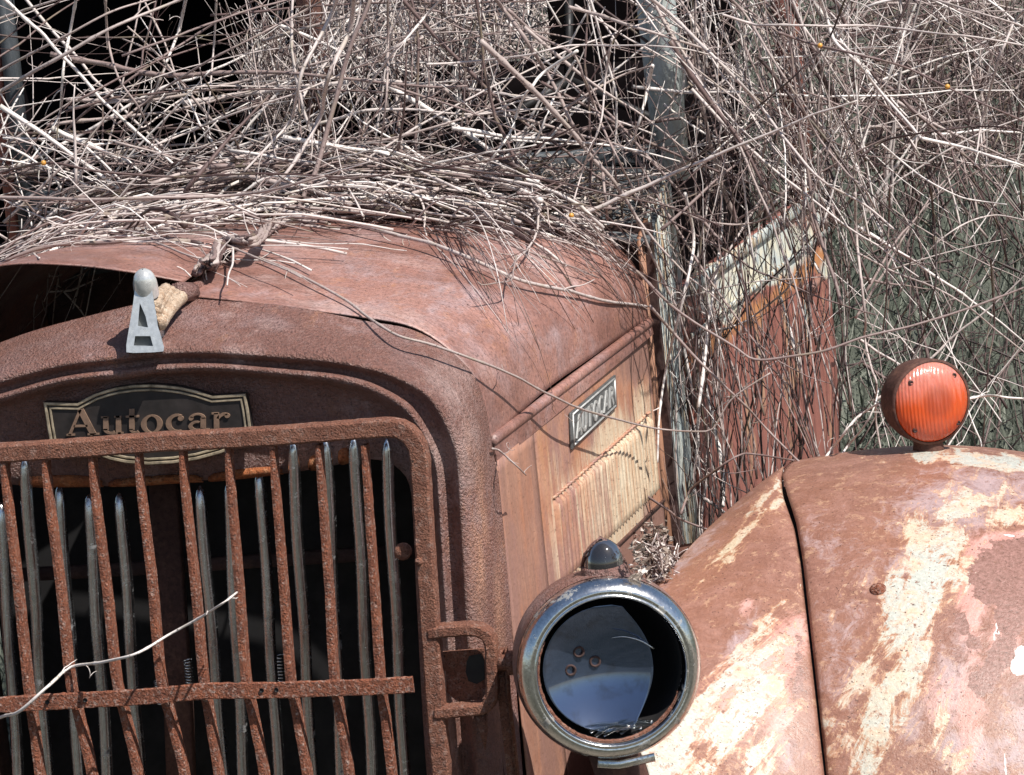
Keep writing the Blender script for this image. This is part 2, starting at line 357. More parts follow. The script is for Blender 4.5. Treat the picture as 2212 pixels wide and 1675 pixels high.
XMIR = np.array((-1, 1, 1))
def half(uvs, Y, zend=.5):
    w_ = [P(u, v, Y if not hasattr(Y, '__len__') else Y[i]) for i, (u, v) in enumerate(uvs)]
    w_[0][0] = 0
    l = w_[-1].copy(); 
    if zend is not None and l[2] > zend: w_.append(np.array([l[0]+.0, l[1], zend]))
    return w_
def whole(uvs, Y, n, zend=.5):
    h = cr(half(uvs, Y, zend), n)
    return np.vstack([(h*XMIR)[::-1], h[1:]])
NH = 90
ARCH = [
 ([(338,1045),(480,1037),(600,1024),(700,1012),(800,992),(862,1012),(890,1080),(900,1300),(922,1675)], .045),
 ([(338,1020),(480,1012),(600,1000),(700,990),(812,968),(872,990),(902,1070),(915,1300),(936,1675)], .036),
 ([(338,900),(500,897),(650,905),(750,915),(838,938),(885,985),(912,1065),(928,1310),(952,1675)], .030),
 ([(338,822),(510,820),(680,838),(745,850),(800,868),(862,905),(900,955),(922,1005),(932,1065),(948,1318),(972,1675)], .020),
 ([(338,806),(510,804),(680,822),(748,834),(805,850),(872,890),(912,948),(934,1003),(942,1062),(958,1318),(984,1675)], -.004),
 ([(338,793),(510,792),(680,810),(752,821),(810,837),(878,878),(919,939),(944,997),(950,1056),(966,1318),(993,1675)], -.008),
 ([(338,785),(510,784),(680,801),(756,811),(815,827),(886,867),(928,930),(954,992),(960,1056),(976,1318),(1002,1675)], .006),
 ([(338,777),(510,776),(680,792),(756,802),(822,817),(900,857),(944,922),(968,988),(974,1052),(990,1318),(1014,1675)], .008),
 ([(338,763),(510,763),(690,780),(770,792),(836,807),(918,850),(964,918),(988,985),(994,1050),(1009,1318),(1032,1675)], -.006),
 ([(338,741),(520,743),(700,758),(800,778),(860,798),(942,848),(988,915),(1010,980),(1016,1048),(1032,1318),(1055,1675)], .008),
 ([(338,712),(530,714),(720,736),(830,756),(900,785),(978,848),(1018,915),(1036,980),(1042,1042),(1062,1318),(1085,1675)], .045),
 ([(338,645),(560,655),(780,690),(905,719),(1008,792),(1044,862),(1062,955),(1074,1022),(1080,1060),(1103,1318),(1130,1675)], .125),
]
rows = [whole(a, Y, NH) for a, Y in ARCH]
L = loft(rows, 150, 2*NH-1)
# rust scale on the pressed ridges is in the material; a little waviness here
L[..., 2] += .0012*np.sin(L[..., 0]*31+L[..., 1]*17)
_V = L.reshape(-1, 3)
mb = MB().add(_V, gridf(150, 2*NH-1), cream=np.where(_V[:, 0] > 0, weights(_V, [(1035,1160,16,150,0,.9),(1078,1400,12,200,0,.7),(1010,960,8,40,0,.5)]), 0)); solidmb(mb)  # cream weight here paints the sunlit zone of the right-hand roll
shell = mb.build('radiator_shell', m_shell, truck, solid=.003)
# orange scale on the lower lip of the shell face
def lipz(x): return np.interp(abs(x), rows[0][NH-1:, 0][:60], rows[0][NH-1:, 2][:60])
lip = MB()
for x0, x1, h in ((-.235, -.11, .016), (-.10, .04, .011), (.05, .16, .012), (.20, .235, .022), (.245, .262, .022)):
    xs_ = np.linspace(x0, x1, 14); top = []; bot = []
    for x in xs_:
        z = float(lipz(x)); e = math.sin(math.pi*(x-x0)/(x1-x0))**.3
        bot.append((x, .0405, z+.001)); top.append((x, .036, z+.002+h*(.35+.65*e)))
    mid = [(a[0], .031, (a[2]+b[2])/2) for a, b in zip(bot, top)]
    lip.add(np.array(bot+mid+top), gridf(3, 14))
lip.build('scale_patch', m_orange, shell, solid=-.002)

# grille bars behind the guard: polished, with pointed tops
GB = [((0, 1085), 39), ((52, 985), 102), ((126, 1047), 172), ((190, 1068), 232), ((258, 1065), 302), ((430, 1050), 483), ((492, 1040), 526), ((560, 1015), 602), ((630, 948), 675), ((703, 945), 738), ((764, 940), 803), ((833, 945), 874)]
grille = None
mb = MB(); box(mb, (-.385, .30, .5), (.385, .33, 1.34)); core = mb.build('radiator_core', m_core, truck, smooth=False)
gset = [(a, b) for a, b in GB]
first = None
for k, ((ut, vt), ub) in enumerate(gset):
    Yg = .055 if vt > 1000 else .02
    if k in (2, 4): Yg = .06
    a = P(ut+1, vt, Yg); b = P(ub+(1675-1675), 1675, .05); b2 = b+(b-a)*.25
    path = np.vstack([a+(b2-a)*t for t in np.r_[0, .012, .03, .06, .1, .15, np.linspace(.2, 1, 22)]])
    path[:, 0] += .0012*np.sin(path[:, 2]*23+k*2)
    tp = np.r_[.15, .6, .86, .98, 1, 1, np.ones(22)]
    mb = MB(); prof = [(.0090*math.cos(t), .011*math.sin(t)) for t in np.arange(10)*2*math.pi/10]
    sweep(mb, path, prof, (0, 1, 0), taper=tp)
    mb.build('grille_bar', m_barc, truck)
# post, cross bar and springs seen between the bars
mb = MB(); sweep(mb, [P(350, 990, .16), P(385, 1500, .16), P(400, 1900, .16)], rect(.042, .02), (0, 1, 0)); mb.build('radiator_post', m_inner, truck)
mb = MB(); sweep(mb, [P(-100, 1250, .2), P(300, 1228, .2), P(905, 1190, .2)], rect(.02, .012), (0, 1, 0)); mb.build('cross_bar', m_dark, truck)
for u, v0, v1 in ((405, 1425, 1500), (603, 1415, 1500), (660, 1500, 1580), (340, 1470, 1520)):
    a = P(u, v0, .12); b = P(u+6, v1, .12); n = 130
    t = np.linspace(0, 1, n); p = a+(b-a)*t[:, None]; p[:, 0] += .006*np.cos(t*75); p[:, 1] += .006*np.sin(t*75)
    tube(MB(), p, .0011, 5).build('coil_spring', m_barc, truck)
# side cheeks that close the grille opening
for sx in (-1, 1):
    mb = MB(); box(mb, (min(sx*.40, sx*.435), .05, .45), (max(sx*.40, sx*.435), .32, 1.22)); mb.build('shell_cheek', m_dark, truck, smooth=False)

# ---- hood
HF = half([(338,641),(560,652),(780,687),(905,716),(1006,789),(1042,860),(1061,950)], .135, None)
HR = half([(640,448),(850,448),(1050,458),(1200,478),(1300,512),(1360,560),(1388,610),(1398,660),(1401,694)], 1.1, None)
HR[0][0] = 0
c0, c1 = cr(HF, 70), cr(HR, 70)
def hoodgrid(c0, c1, n=70):
    t = np.linspace(0, 1, n)[:, None, None]
    G = c0[None]*(1-t)+c1[None]*t
    G[..., 2] += .012*np.sin(np.pi*t[..., 0])*np.ones_like(G[..., 2])
    return G
G = hoodgrid(c0, c1)
G[..., 2] += .0018*np.sin(G[..., 0]*19+2)*np.sin(G[..., 1]*11)
# seam edge is sprung open at the shoulder
t0 = np.linspace(0, 1, 70)[:, None]
lift = .55*np.exp(-((np.arange(70)[None]/69-.62)/.16)**2)*np.exp(-t0*14)
G[..., 2] += .003*lift; G[..., 0] += .003*lift
# straight piece hanging below the bead
mb = MB().add(G.reshape(-1, 3), gridf(70, 70)); solidmb(mb)
hood = mb.build('hood', m_hood, truck, solid=.0025)
b0, b1 = c0[-1], c1[-1]
path = np.linspace(0, 1, 40)[:, None]*(b1-b0)+b0+np.array((.0, 0, -.002))
mb = MB(); sweep(mb, path, circ(.0085, 12), (0, 0, 1)); mb.build('hood_bead', m_hood, hood)
# strip under the bead
dn0 = P(1073, 1003, .137); dn1 = P(1412, 722, 1.1)
mb = MB().add([b0+(.004, 0, -.006), b1+(.004, 0, -.006), dn1, dn0], [(0, 3, 2, 1)]); solidmb(mb)
mb.build('hood_flange', m_hood, hood, smooth=False, solid=.003)
# left panel, propped a little open at the front
HL0 = [np.array((0, .17, P(412, 612, .17)[2])), P(395, 608, .165), P(340, 597, .15), P(280, 586, .135), P(150, 571, .13), P(0, 573, .13)]
l_ = HL0[-1]
HL0 += [l_+(-.10, 0, -.028), l_+(-.17, 0, -.085), l_+(-.205, 0, -.16)]
c0l, c1l = cr(HL0, 70), c1*XMIR
Gl = hoodgrid(c0l, c1l)
w_ = (1-np.linspace(0, 1, 70)[:, None])**1.0
mb = MB().add(Gl.reshape(-1, 3), [q[::-1] for q in gridf(70, 70)]); solidmb(mb)
mb.build('hood', m_hood, truck, solid=.0025)
mb = MB(); a = P(385, 622, .12); sweep(mb, [P(372, 628, .10), P(425, 620, .2), P(520, 575, .6)], rect(.016, .014, .004), (0, 0, 1)); mb.build('hood_hinge', m_shell, truck)

# ---- hood side panel with louvres
def sidept(y, z, off=0.): 
    t = (y-.12)/.98
    return np.array((.450+.069*t+off, y, z))
def sidegrid(y0, y1, z0f, z1f, ny, nz, off=0.):
    out = np.empty((nz, ny, 3))
    for i in range(nz):
        for j in range(ny):
            y = y0+(y1-y0)*j/(ny-1); za, zb = z0f(y), z1f(y)
            out[i, j] = sidept(y, za+(zb-za)*i/(nz-1), off)
    return out
ztop = lambda y: float(np.interp(y, [.12, 1.1], [dn0[2]+.004, dn1[2]+.004]))
yseam = 0.345
g1 = sidegrid(.128, yseam-.004, lambda y: .5, ztop, 12, 40)
mb = MB().add(g1.reshape(-1, 3), gridf(40, 12), cream=.15, plain=.55); solidmb(mb); mb.build('front_side_strip', m_side, truck, solid=-.002)
zlow = float(P(1316, 1168, .80)[2])
g2 = sidegrid(yseam, 1.09, lambda y: .55, ztop, 90, 90)
V = g2.reshape(-1, 3)
cw = weights(V, [(1330,1060,60,170,0,1.15),(1230,1150,50,150,0,.72),(1385,930,30,120,0,.7),(1200,1010,25,80,0,.45),(1300,980,60,40,30,.7)])
pw = weights(V, [(1400,760,110,50,40,.8),(1180,930,60,40,40,.35)])
pw = np.maximum(pw, np.clip((zlow-V[:, 2])/.01, 0, 1))
mb = MB().add(V, gridf(90, 90), cream=cw, plain=pw); solidmb(mb)
side = mb.build('hood_side_panel', m_side, truck, solid=-.002)
# louvres: slanted pressings with rounded tops, running back along the panel
yl = np.linspace(.42, 1.04, 31)
zt0 = P(1172, 1092, .37)[2]; 
def ylz(y): return float(np.interp(y, [.37, 1.05], [zt0, zt0+.002]))
for y in yl:
    mb = MB(); zt = ylz(y); zb = zlow+.02; n = 14; R0 = .0075
    prof = []
    for i in range(n):
        t = i/(n-1); z = zt-(zt-zb)*t; e = min(1, (t*18)**.5, ((1-t)*18)**.5)
        c_ = sidept(y, z)
        prof.append([c_+(-.001, -.009, 0), c_+(.0075*e, -.005, 0), c_+(.0105*e, .001, 0), c_+(.0015*e, .004, 0), c_+(-.001, .009, 0)])
    mb.add(np.array(prof).reshape(-1, 3), [q[::-1] for q in gridf(n, 5)], cream=float(np.clip(.35+(y-.45)*1.2, .2, 1.05)), plain=0.)
    tube(mb, [sidept(y, zt+.000, .000)+(0, -.008, 0), sidept(y, zt+.003, .006), sidept(y, zt, .000)+(0, .008, 0)], .0026, 6, cream=.4, plain=0.)
    mb.build('louvre', m_side, side)
# lower flange of the side panel
mb = MB(); p0 = sidept(.4, zlow, .004); p1 = sidept(1.09, zlow, .004)
sweep(mb, [p0, p1], rect(.004, .006, .001), (0, 0, 1)); mb.build('panel_rim', m_inner, side)

# ---- lettering: thick outlines pushed out of the plates
def letters(mb, glyphs, to3, d):
    for poly in glyphs: prism(mb, [to3(x, y) for x, y in poly], d)
def stroke(x0, y0, x1, y1, w0): 
    dx, dy = x1-x0, y1-y0; l = math.hypot(dx, dy); nx, ny = -dy/l*w0/2, dx/l*w0/2
    return [(x0+nx, y0+ny), (x1+nx, y1+ny), (x1-nx, y1-ny), (x0-nx, y0-ny)]
def arc(cx, cy, rx, ry, a0, a1, wa, wb, n=12):    # band whose width goes wa -> wb -> wa
    out = []; inn = []
    for i in range(n+1):
        t = i/n; a = R_(a0+(a1-a0)*t); wd = wa+(wb-wa)*math.sin(math.pi*t)
        out.append((cx+(rx)*math.cos(a), cy+ry*math.sin(a))); inn.append((cx+(rx-wd)*math.cos(a), cy+(ry-wd*.8)*math.sin(a)))
    return [[out[i], out[i+1], inn[i+1], inn[i]] for i in range(n)]
def word_autocar():      # units: cap height 1; slab serif lower case
    g = []; x = 0
    g += [stroke(x+.06, .02, x+.42, 1, .10), stroke(x+.42, 1, x+.86, 0, .20), stroke(x+.2, .36, x+.66, .36, .08), stroke(x-.04, .03, x+.24, .03, .07), stroke(x+.66, .03, x+1.04, .03, .07)]; x = 1.12
    g += [stroke(x+.14, .68, x+.14, .16, .17), stroke(x-.02, .665, x+.2, .665, .07), *arc(x+.34, .22, .285, .22, 180, 300, .16, .1), stroke(x+.56, .7, x+.56, 0, .17), stroke(x+.42, .665, x+.6, .665, .07), stroke(x+.54, .035, x+.72, .035, .07)]; x = 1.92
    g += [stroke(x+.2, .95, x+.2, .14, .17), stroke(x, .66, x+.44, .66, .08), *arc(x+.34, .18, .225, .18, 180, 300, .14, .09)]; x = 2.42
    g += [*arc(x+.36, .34, .36, .36, 90, 270, .07, .18), *arc(x+.36, .34, .36, .36, 270, 450, .07, .18)]; x = 3.24
    g += [*arc(x+.36, .34, .36, .36, 60, 300, .08, .18), *arc(x+.50, .52, .1, .1, 0, 360, .1, .1)]; x = 3.98
    g += [stroke(x+.5, .52, x+.5, .1, .17), *arc(x+.3, .48, .285, .22, 0, 160, .14, .09), *arc(x+.27, .2, .26, .2, 60, 330, .08, .14), stroke(x+.5, .05, x+.72, .05, .09), *arc(x+.1, .5, .08, .08, 0, 360, .08, .08)]; x = 4.78
    g += [stroke(x+.14, .68, x+.14, 0, .17), stroke(x-.02, .665, x+.2, .665, .07), stroke(x-.04, .035, x+.34, .035, .07), *arc(x+.4, .42, .26, .26, 170, 60, .1, .14), *arc(x+.5, .56, .09, .09, 0, 360, .09, .09)]
    return g
# front name plate
out = [(275,1125),(490,1130),(545,1100),(600,1072),(680,1045),(750,1028),(850,1015),(950,1011),(1050,1016),(1150,1028),(1250,1052),(1350,1084),(1560,1070),(1580,1170),(1612,1408),(1490,1416),(1400,1452),(1250,1492),(1100,1515),(940,1524),(800,1512),(700,1492),(620,1462),(560,1442),(330,1452),(300,1290)]
out = [(x*.3401, 486.6+y*.3401) for x, y in out]
YN = .008
def plate3(u, v, y=YN): return P(u, v, y)
cx_, cy_ = 322, 905
def inset(poly, d):
    n = len(poly); r = []
    for i in range(n):
        (x0, y0), (x1, y1), (x2, y2) = poly[i-1], poly[i], poly[(i+1) % n]
        a = np.array((x1-x0, y1-y0)); b = np.array((x2-x1, y2-y1)); a = a/np.hypot(*a); b = b/np.hypot(*b)
        n1 = np.array((-a[1], a[0])); n2 = np.array((-b[1], b[0])); m_ = n1+n2; m_ /= (m_@n1)
        r.append((x1+m_[0]*d, y1+m_[1]*d))
    return r
mb = MB(); prism(mb, [plate3(u, v) for u, v in out], (0, .014, 0)); plate = mb.build('name_plate', m_plate, truck, smooth=False)
def band(name, d0, d1, h, m):
    a, b = inset(out, d0), inset(out, d1); n = len(out); mb = MB()
    va = [plate3(u, v, YN-.0005) for u, v in a]; vb = [plate3(u, v, YN-.0005) for u, v in b]
    vm0 = [plate3(u*.8+u2*.2, v*.8+v2*.2, YN-h) for (u, v), (u2, v2) in zip(a, b)]; vm1 = [plate3(u*.2+u2*.8, v*.2+v2*.8, YN-h) for (u, v), (u2, v2) in zip(a, b)]
    mb.add(np.array(va+vm0+vm1+vb), gridf(4, n, True)); return mb.build(name, m, plate, smooth=False)
band('plate_border', 0, 7, .003, m_brass); band('plate_border', 10, 15, .002, m_brass)
mb = MB(); g = word_autocar(); 
def tolet(x, y):         # along the plate
    u = 146+x*(500-146)/5.42; v = 942-(u-146)*.035-y*56
    return plate3(u, v, YN-.0025)
letters(mb, g, tolet, (0, .0022, 0)); mb.build('lettering', m_letter, plate, smooth=False)
# side name plate
pa = np.array(sidept(.50, 0)); 
def raysurf(u, v, off=.0):   # the traced point on the sloping side panel
    d = F + CR*((u-1106)/2212*.24) - CU*((v-837.5)/2212*.24)
    n = np.array((1, -.069/.98, 0)); p0 = sidept(.12, 1, off)
    t = ((p0-CAM)@n)/(d@n); return CAM+d*t
q4 = [(1228, 893), (1325, 810), (1328, 880), (1231, 972)]
c4 = [raysurf(u, v, .003) for u, v in q4]
nrm = np.array((1, -.07, 0)); nrm /= np.linalg.norm(nrm)
mb = MB(); prism(mb, c4, nrm*.004); sp = mb.build('side_name_plate', m_tinplate, truck, smooth=False, bevel=.001)
def bil(x, y, o=.007): 
    a = c4[3]*(1-x)+c4[2]*x; b = c4[0]*(1-x)+c4[1]*x; return a*(1-y)+b*y+nrm*(o-.003)
mb = MB()
for d in (.035, ):
    fr = [bil(d, .08, .0072), bil(1-d, .08, .0072), bil(1-d, .92, .0072), bil(d, .92, .0072)]
    for i in range(4): tube(mb, [fr[i], fr[(i+1) % 4]], .0018, 6)
mb.build('plate_border', m_tinlet, sp)
caps = {
 'A': [stroke(0, 0, .38, 1, .12), stroke(.38, 1, .7, 0, .14), stroke(.2, .3, .6, .3, .12)],
 'U': [stroke(.1, 1, .1, .25, .18), stroke(.6, 1, .6, .25, .18), *arc(.35, .3, .34, .3, 180, 360, .17, .17, 8)],
 'T': [stroke(.35, 1, .35, 0, .2), stroke(0, .92, .7, .92, .16)],
 'O': [*arc(.36, .5, .36, .5, 0, 360, .17, .17, 16)],
 'C': [*arc(.38, .5, .38, .5, 50, 310, .17, .17, 14)],
 'R': [stroke(.1, 0, .1, 1, .18), *arc(.3, .72, .32, .28, -90, 90, .16, .16, 8), stroke(.1, .92, .34, .92, .16), stroke(.1, .48, .34, .48, .14), stroke(.34, .48, .64, 0, .19)]}
mb = MB(); x = 0
for ch in 'AUTOCAR':
    for poly in caps[ch]:
        prism(mb, [bil(.09+(x+px+.12*py)*.142, .2+py*.58, .006) for px, py in poly], nrm*.003)
    x += .85
mb.build('lettering', m_tinlet, sp, smooth=False)

# ---- hood ornament: a tall letter with a domed head and ribbed tail
def opt(zx, zy, y): return P(zx*.3401, 486.6+zy*.3401, y)
def oy(zy): return -.030+(800-zy)/540*.028           # leans back towards the top
outA = [(857,404),(845,500),(822,640),(800,775),(803,808),(850,812),(975,808),(1038,802),(1042,775),(1018,690),(995,580),(975,470),(964,402),(910,394)]
mb = MB()
hole1 = [(888,495),(876,640),(940,650),(925,580)]; hole2 = [(858,705),(850,765),(972,768),(955,705)]
def pt3(p, dy=0.): return opt(p[0], p[1], oy(p[1])+dy)
front = [pt3(p) for p in outA]; back = [pt3(p, .035) for p in outA]
n = len(outA); mb.add(np.array(front+back), [(i, (i+1) % n, n+(i+1) % n, n+i) for i in range(n)])
# face: strips round the two openings
def quad(*ps): mb.add([pt3(p) for p in ps], [tuple(range(len(ps)))])
quad((857,404),(910,394),(964,402),(888,495)); quad((964,402),(975,470),(995,580),(925,580),(888,495)); quad((857,404),(888,495),(876,640),(822,640),(845,500))
quad((822,640),(876,640),(940,650),(1002,640),(1018,690),(955,705),(858,705),(810,710)); quad((925,580),(995,580),(1002,640),(940,650))
quad((810,710),(858,705),(850,765),(802,765)); quad((955,705),(1018,690),(1042,775),(972,768)); quad((802,765),(850,765),(972,768),(1042,775),(1038,802),(975,808),(850,812),(803,808))
for hole in (hole1, hole2):
    k = len(hole); a = [pt3(p) for p in hole]; b = [pt3(p, .008) for p in hole]
    mb.add(np.array(a+b), [(i, (i+1) % k, k+(i+1) % k, k+i) for i in range(k)])
orn = mb.build('hood_ornament', m_orn, truck, smooth=False)
for hole in (hole1, hole2):
    mb = MB(); mb.add([pt3(p, .008) for p in hole], [tuple(range(len(hole)))]); mb.build('letter_recess', m_recess, orn, smooth=False)
mb = MB(); c_ = opt(925, 392, .002); ax = np.array((0.05, -.35, 1.0)); ax /= np.linalg.norm(ax)
pr = [(-.010, .0285), (.004, .0285), (.013, .0275), (.021, .0240), (.027, .0180), (.031, .0100), (.0325, .002)]
lathe(mb, c_, ax, [(d-.004, r*.62) for d, r in pr], 24, up=(1, 0, 0)); 
tube(mb, [opt(925, 430, .03), opt(935, 600, .035), opt(960, 740, .03)], [.016, .02, .024], 12)
mb.build('ornament_head', m_orn, orn)
mb = MB()
for (x0, y0, y0y), (x1, y1, y1y), r0_, r1_ in (((980, 520, 0), (1062, 402, .07), .0095, .009), ((990, 560, 0), (1095, 415, .075), .0085, .009), ((1000, 600, 0), (1128, 430, .08), .0085, .0085), ((1016, 636, -.005), (1160, 450, .085), .0095, .0105)):
    a = opt(x0, y0, y0y); b = opt(x1, y1, y1y); t = np.linspace(0, 1, 16)[:, None]
    tube(mb, a+(b-a)*t+np.array((0, 0, .004))*np.sin(t*math.pi), (r0_+(r1_-r0_)*t[:, 0]-.003*(t[:, 0] > .95))*(1+.03*np.sin(t[:, 0]*23)), 10)
tube(mb, [opt(950, 500, .01), opt(1060, 480, .06)], [.017, .015], 10)
mb.build('ornament_tail', m_wing, orn)
tube(MB(), [opt(1130, 430, .09), opt(1220, 425, .13)], [.016, .014], 8).build('hinge_end', m_shell, truck)

# ---- brush guard: rail, bars, strap, lamp bracket
YG = -.075
railh = [(338,955),(500,947),(650,937),(780,927),(840,923),(876,932),(898,955),(907,990),(911,1050),(920,1200),(930,1350),(941,1500),(955,1675),(975,1900)]
h = cr([P(u, v, YG) for u, v in railh], 90); h[0][0] = 0
h2 = h*XMIR; pth = np.vstack([h2[::-1], h[1:]])
pth += RNG.normal(0, .0003, pth.shape)
mb = MB(); sweep(mb, pth, rect(.026, .026, .003), (0, 1, 0)); solidmb(mb); guard = mb.build('brush_guard', m_guard, truck, smooth=False)
mb = MB(); sweep(mb, pth[88:]+np.array((-.013*0, -.0125, 0)), rect(.003, .004, .001), (0, 1, 0))
bars = [(14, 60, 88), (103, 152, 200), (204, 252, 300), (304, 348, 400), (399, 440, 474), (498, 532, 572), (595, 628, 665), (694, 723, 755), (793, 822, 848)]
jit = [0, 4, 0, 5, 3, 0, 0, 3, 0]
for (u1, u2, u3), q in zip(bars, jit):
    pts = [P(u1-4, 960, YG+.003), P(u1+2, 1060, YG), P(u1+(u2-u1)*.55+q*.3, 1260, YG), P(u2, 1460, YG), P(u2+(u3-u2)*.4, 1545, YG), P(u3, 1675, YG), P(u3+20, 1850, YG)]
    p = cr(pts, 60); p += RNG.normal(0, .0001, p.shape)
    mb = MB(); n = len(p)
    ang = .25*np.sin(np.linspace(0, 5, n)+u1)*0+.12
    # flat bar with a twist: front edge narrow at the top
    tp = np.interp(np.arange(n)/n, [0, .12, .45, 1], [.72, .85, 1.05, 1.1])
    t = frames(p); s_ = np.cross(t, (0, 1, 0)); s_ /= np.linalg.norm(s_, axis=1)[:, None]; nn = np.cross(s_, t)
    w1 = .0047*tp; w2 = .0115
    rw = RNG.normal(0, .00014, (n, 8))
    prof = np.array([(1, -1), (1, -.2), (1, 1), (.6, 1.06), (-.6, 1.06), (-1, 1), (-1, -1), (0, -1.08)])
    v = p[:, None]+s_[:, None]*(prof[None, :, :1]*w1[:, None, None]+rw[..., None])+nn[:, None]*prof[None, :, 1:]*w2
    mb.add(v.reshape(-1, 3), gridf(n, 8, True)); mb.build('guard_bar', m_bar, guard, smooth=False)
st_ = [(-120,1532),(0,1523),(100,1517),(200,1512),(300,1506),(350,1502),(400,1497),(440,1493),(480,1492),(560,1492),(650,1489),(780,1485),(893,1479)]
p = cr([P(u, v, YG-.024) for u, v in st_], 120); n = len(p)
mb = MB(); zz = RNG.normal(0, .0004, (n, 8))
base = np.array(rect(.0235, .006, .0015)); t = frames(p); up_ = np.cross(t, (0, 1, 0)); up_ /= np.linalg.norm(up_, axis=1)[:, None]
v = p[:, None]+up_[:, None]*(base[None, :, :1]+zz[..., None])+np.array((0, 1, 0))*(base[None, :, 1:]+zz[..., None]*.4)
mb.add(v.reshape(-1, 3), gridf(n, 8, True)+[tuple(range(8))[::-1], tuple((n-1)*8+j for j in range(8))]); strap = mb.build('guard_strap', m_bar, guard, smooth=False)
for u, v in ((102, 1517), (184, 1513), (565, 1492), (597, 1491)):
    mb = MB(); lathe(mb, P(u, v, YG-.0285), (0, -1, 0), [(0, .0035), (.0005, .0032), (-.001, .0028), (-.001, .0001)], 12); mb.build('bolt_hole', m_black, strap)
# knob between bar and rail
mb = MB(); lathe(mb, P(872, 1190, YG+.02), (.1, -1, .1), [(0, .012), (.012, .0125), (.016, .009), (.017, .0001)], 12); mb.build('bolt_head', m_guard, guard)
mb = MB(); lathe(mb, P(905, 1213, YG-.012), (0, -1, 0), [(0, .006), (.005, .005), (.006, .0001)], 10); mb.build('bolt_head', m_guard, guard)
# open square bracket
lp = [(930,1365),(975,1360),(1020,1358),(1048,1366),(1062,1390),(1064,1440),(1065,1490),(1058,1518),(1040,1528),(990,1534),(942,1537)]
p = cr([P(u, v, YG) for u, v in lp], 60)+RNG.normal(0, .0003, (60, 3))
mb = MB(); sweep(mb, p, rect(.017, .030, .003), (0, 1, 0)); brk = mb.build('lamp_bracket', m_guard, guard, smooth=False)
mb = MB()
pl = [(944,1410),(1044,1402),(1050,1440),(1052,1495),(1040,1512),(985,1514),(965,1495),(963,1450),(944,1440)]
pl3 = [P(u, v, YG+.028) for u, v in pl]; prism(mb, pl3, (0, .006, 0)); mb.build('bracket_plate', m_guard, brk, smooth=False)
mb = MB(); hb = [(1013,1418),(1038,1413),(1046,1425),(1047,1468),(1030,1478),(1012,1472),(1006,1452),(1008,1430)]; prism(mb, [P(u, v, YG+.0265) for u, v in hb], (0, .001, 0)); mb.build('plate_slot', m_black, brk, smooth=False)
mb = MB(); tube(mb, [P(1066, 1432, YG), P(1100, 1430, YG), P(1140, 1428, YG)], .012, 10); lathe(mb, P(1105, 1432, YG-.005), (1, .1, 0), [(-.006, .018), (.008, .018), (.01, .013)], 6, cap0=True, cap1=True); mb.build('mounting_bolt', m_guard, brk)
mb = MB(); sweep(mb, [P(1080, 1400, YG+.01), P(1086, 1500, YG+.01), P(1112, 1720, YG+.01)], rect(.014, .008), (0, 1, 0)); sweep(mb, [P(1093, 1400, YG+.004), P(1099, 1500, YG+.004), P(1123, 1720, YG+.004)], rect(.004, .014), (0, 1, 0)); mb.build('bracket_post', m_guard, brk)
tube(MB(), [P(1038, 1545, YG), P(1045, 1580, YG), P(1048, 1620, YG)], [.010, .006, .0008], 6).build('rust_spike', m_guard, brk)

# ---- headlight
HC = P(1316, 1443, -.13); AX = np.array((.30, -.95, .03)); AX /= np.linalg.norm(AX)
mb = MB(); pr = [(-.21, .012), (-.205, .04), (-.19, .068), (-.165, .092), (-.13, .113), (-.09, .125), (-.05, .1295), (-.02, .130), (-.004, .129)]
lathe(mb, HC, AX, pr, 64, cap0=True); solidmb(mb); hl = mb.build('headlight', m_shell, truck)
mb = MB(); pr = [(-.014, .1275), (-.002, .1285), (.010, .1265), (.020, .121), (.026, .1145), (.027, .110), (.0255, .1085), (.0275, .107), (.0285, .1055), (.027, .104), (.020, .1025), (.004, .101)]
lathe(mb, HC, AX, pr, 96); solidmb(mb); mb.build('headlight_rim', m_chrome, hl)
mb = MB()    # rusty inner ring, thicker at the bottom left
n = 90; th = np.linspace(R_(150), R_(335), n); s_ = np.cross(AX, (0, 0, 1)); s_ /= np.linalg.norm(s_); q_ = np.cross(s_, AX)
p = np.array([HC+AX*.012+(.1005)*(-s_*math.cos(a)+q_*math.sin(a)) for a in th]); tube(mb, p, .0009+.0011*RNG.random(n)+.0010*np.sin(np.linspace(0, math.pi, n)), 7)
mb.build('rust_ring', m_guard, hl)
sm = M('tarnished_reflector'); k = sm.noise(22, 6, .7); f = sm.noise(4.5, 3, .5)
sm.set('Base Color', sm.mix(sm.ramp(k, (.5, 0), (.75, 1)), (.15, .20, .31), (.09, .095, .11))); sm.set('Metallic', .85); sm.set('Roughness', sm.ramp(k, (.5, .02), (.85, .10))); m_refl = sm.m
mb = MB(); pr = [(-.115, .0005), (-.112, .022), (-.10, .048), (-.08, .071), (-.05, .090), (-.02, .0995), (.008, .1015)]
lathe(mb, HC, AX, pr, 72); mb.build('lamp_cavity', m_core, hl)
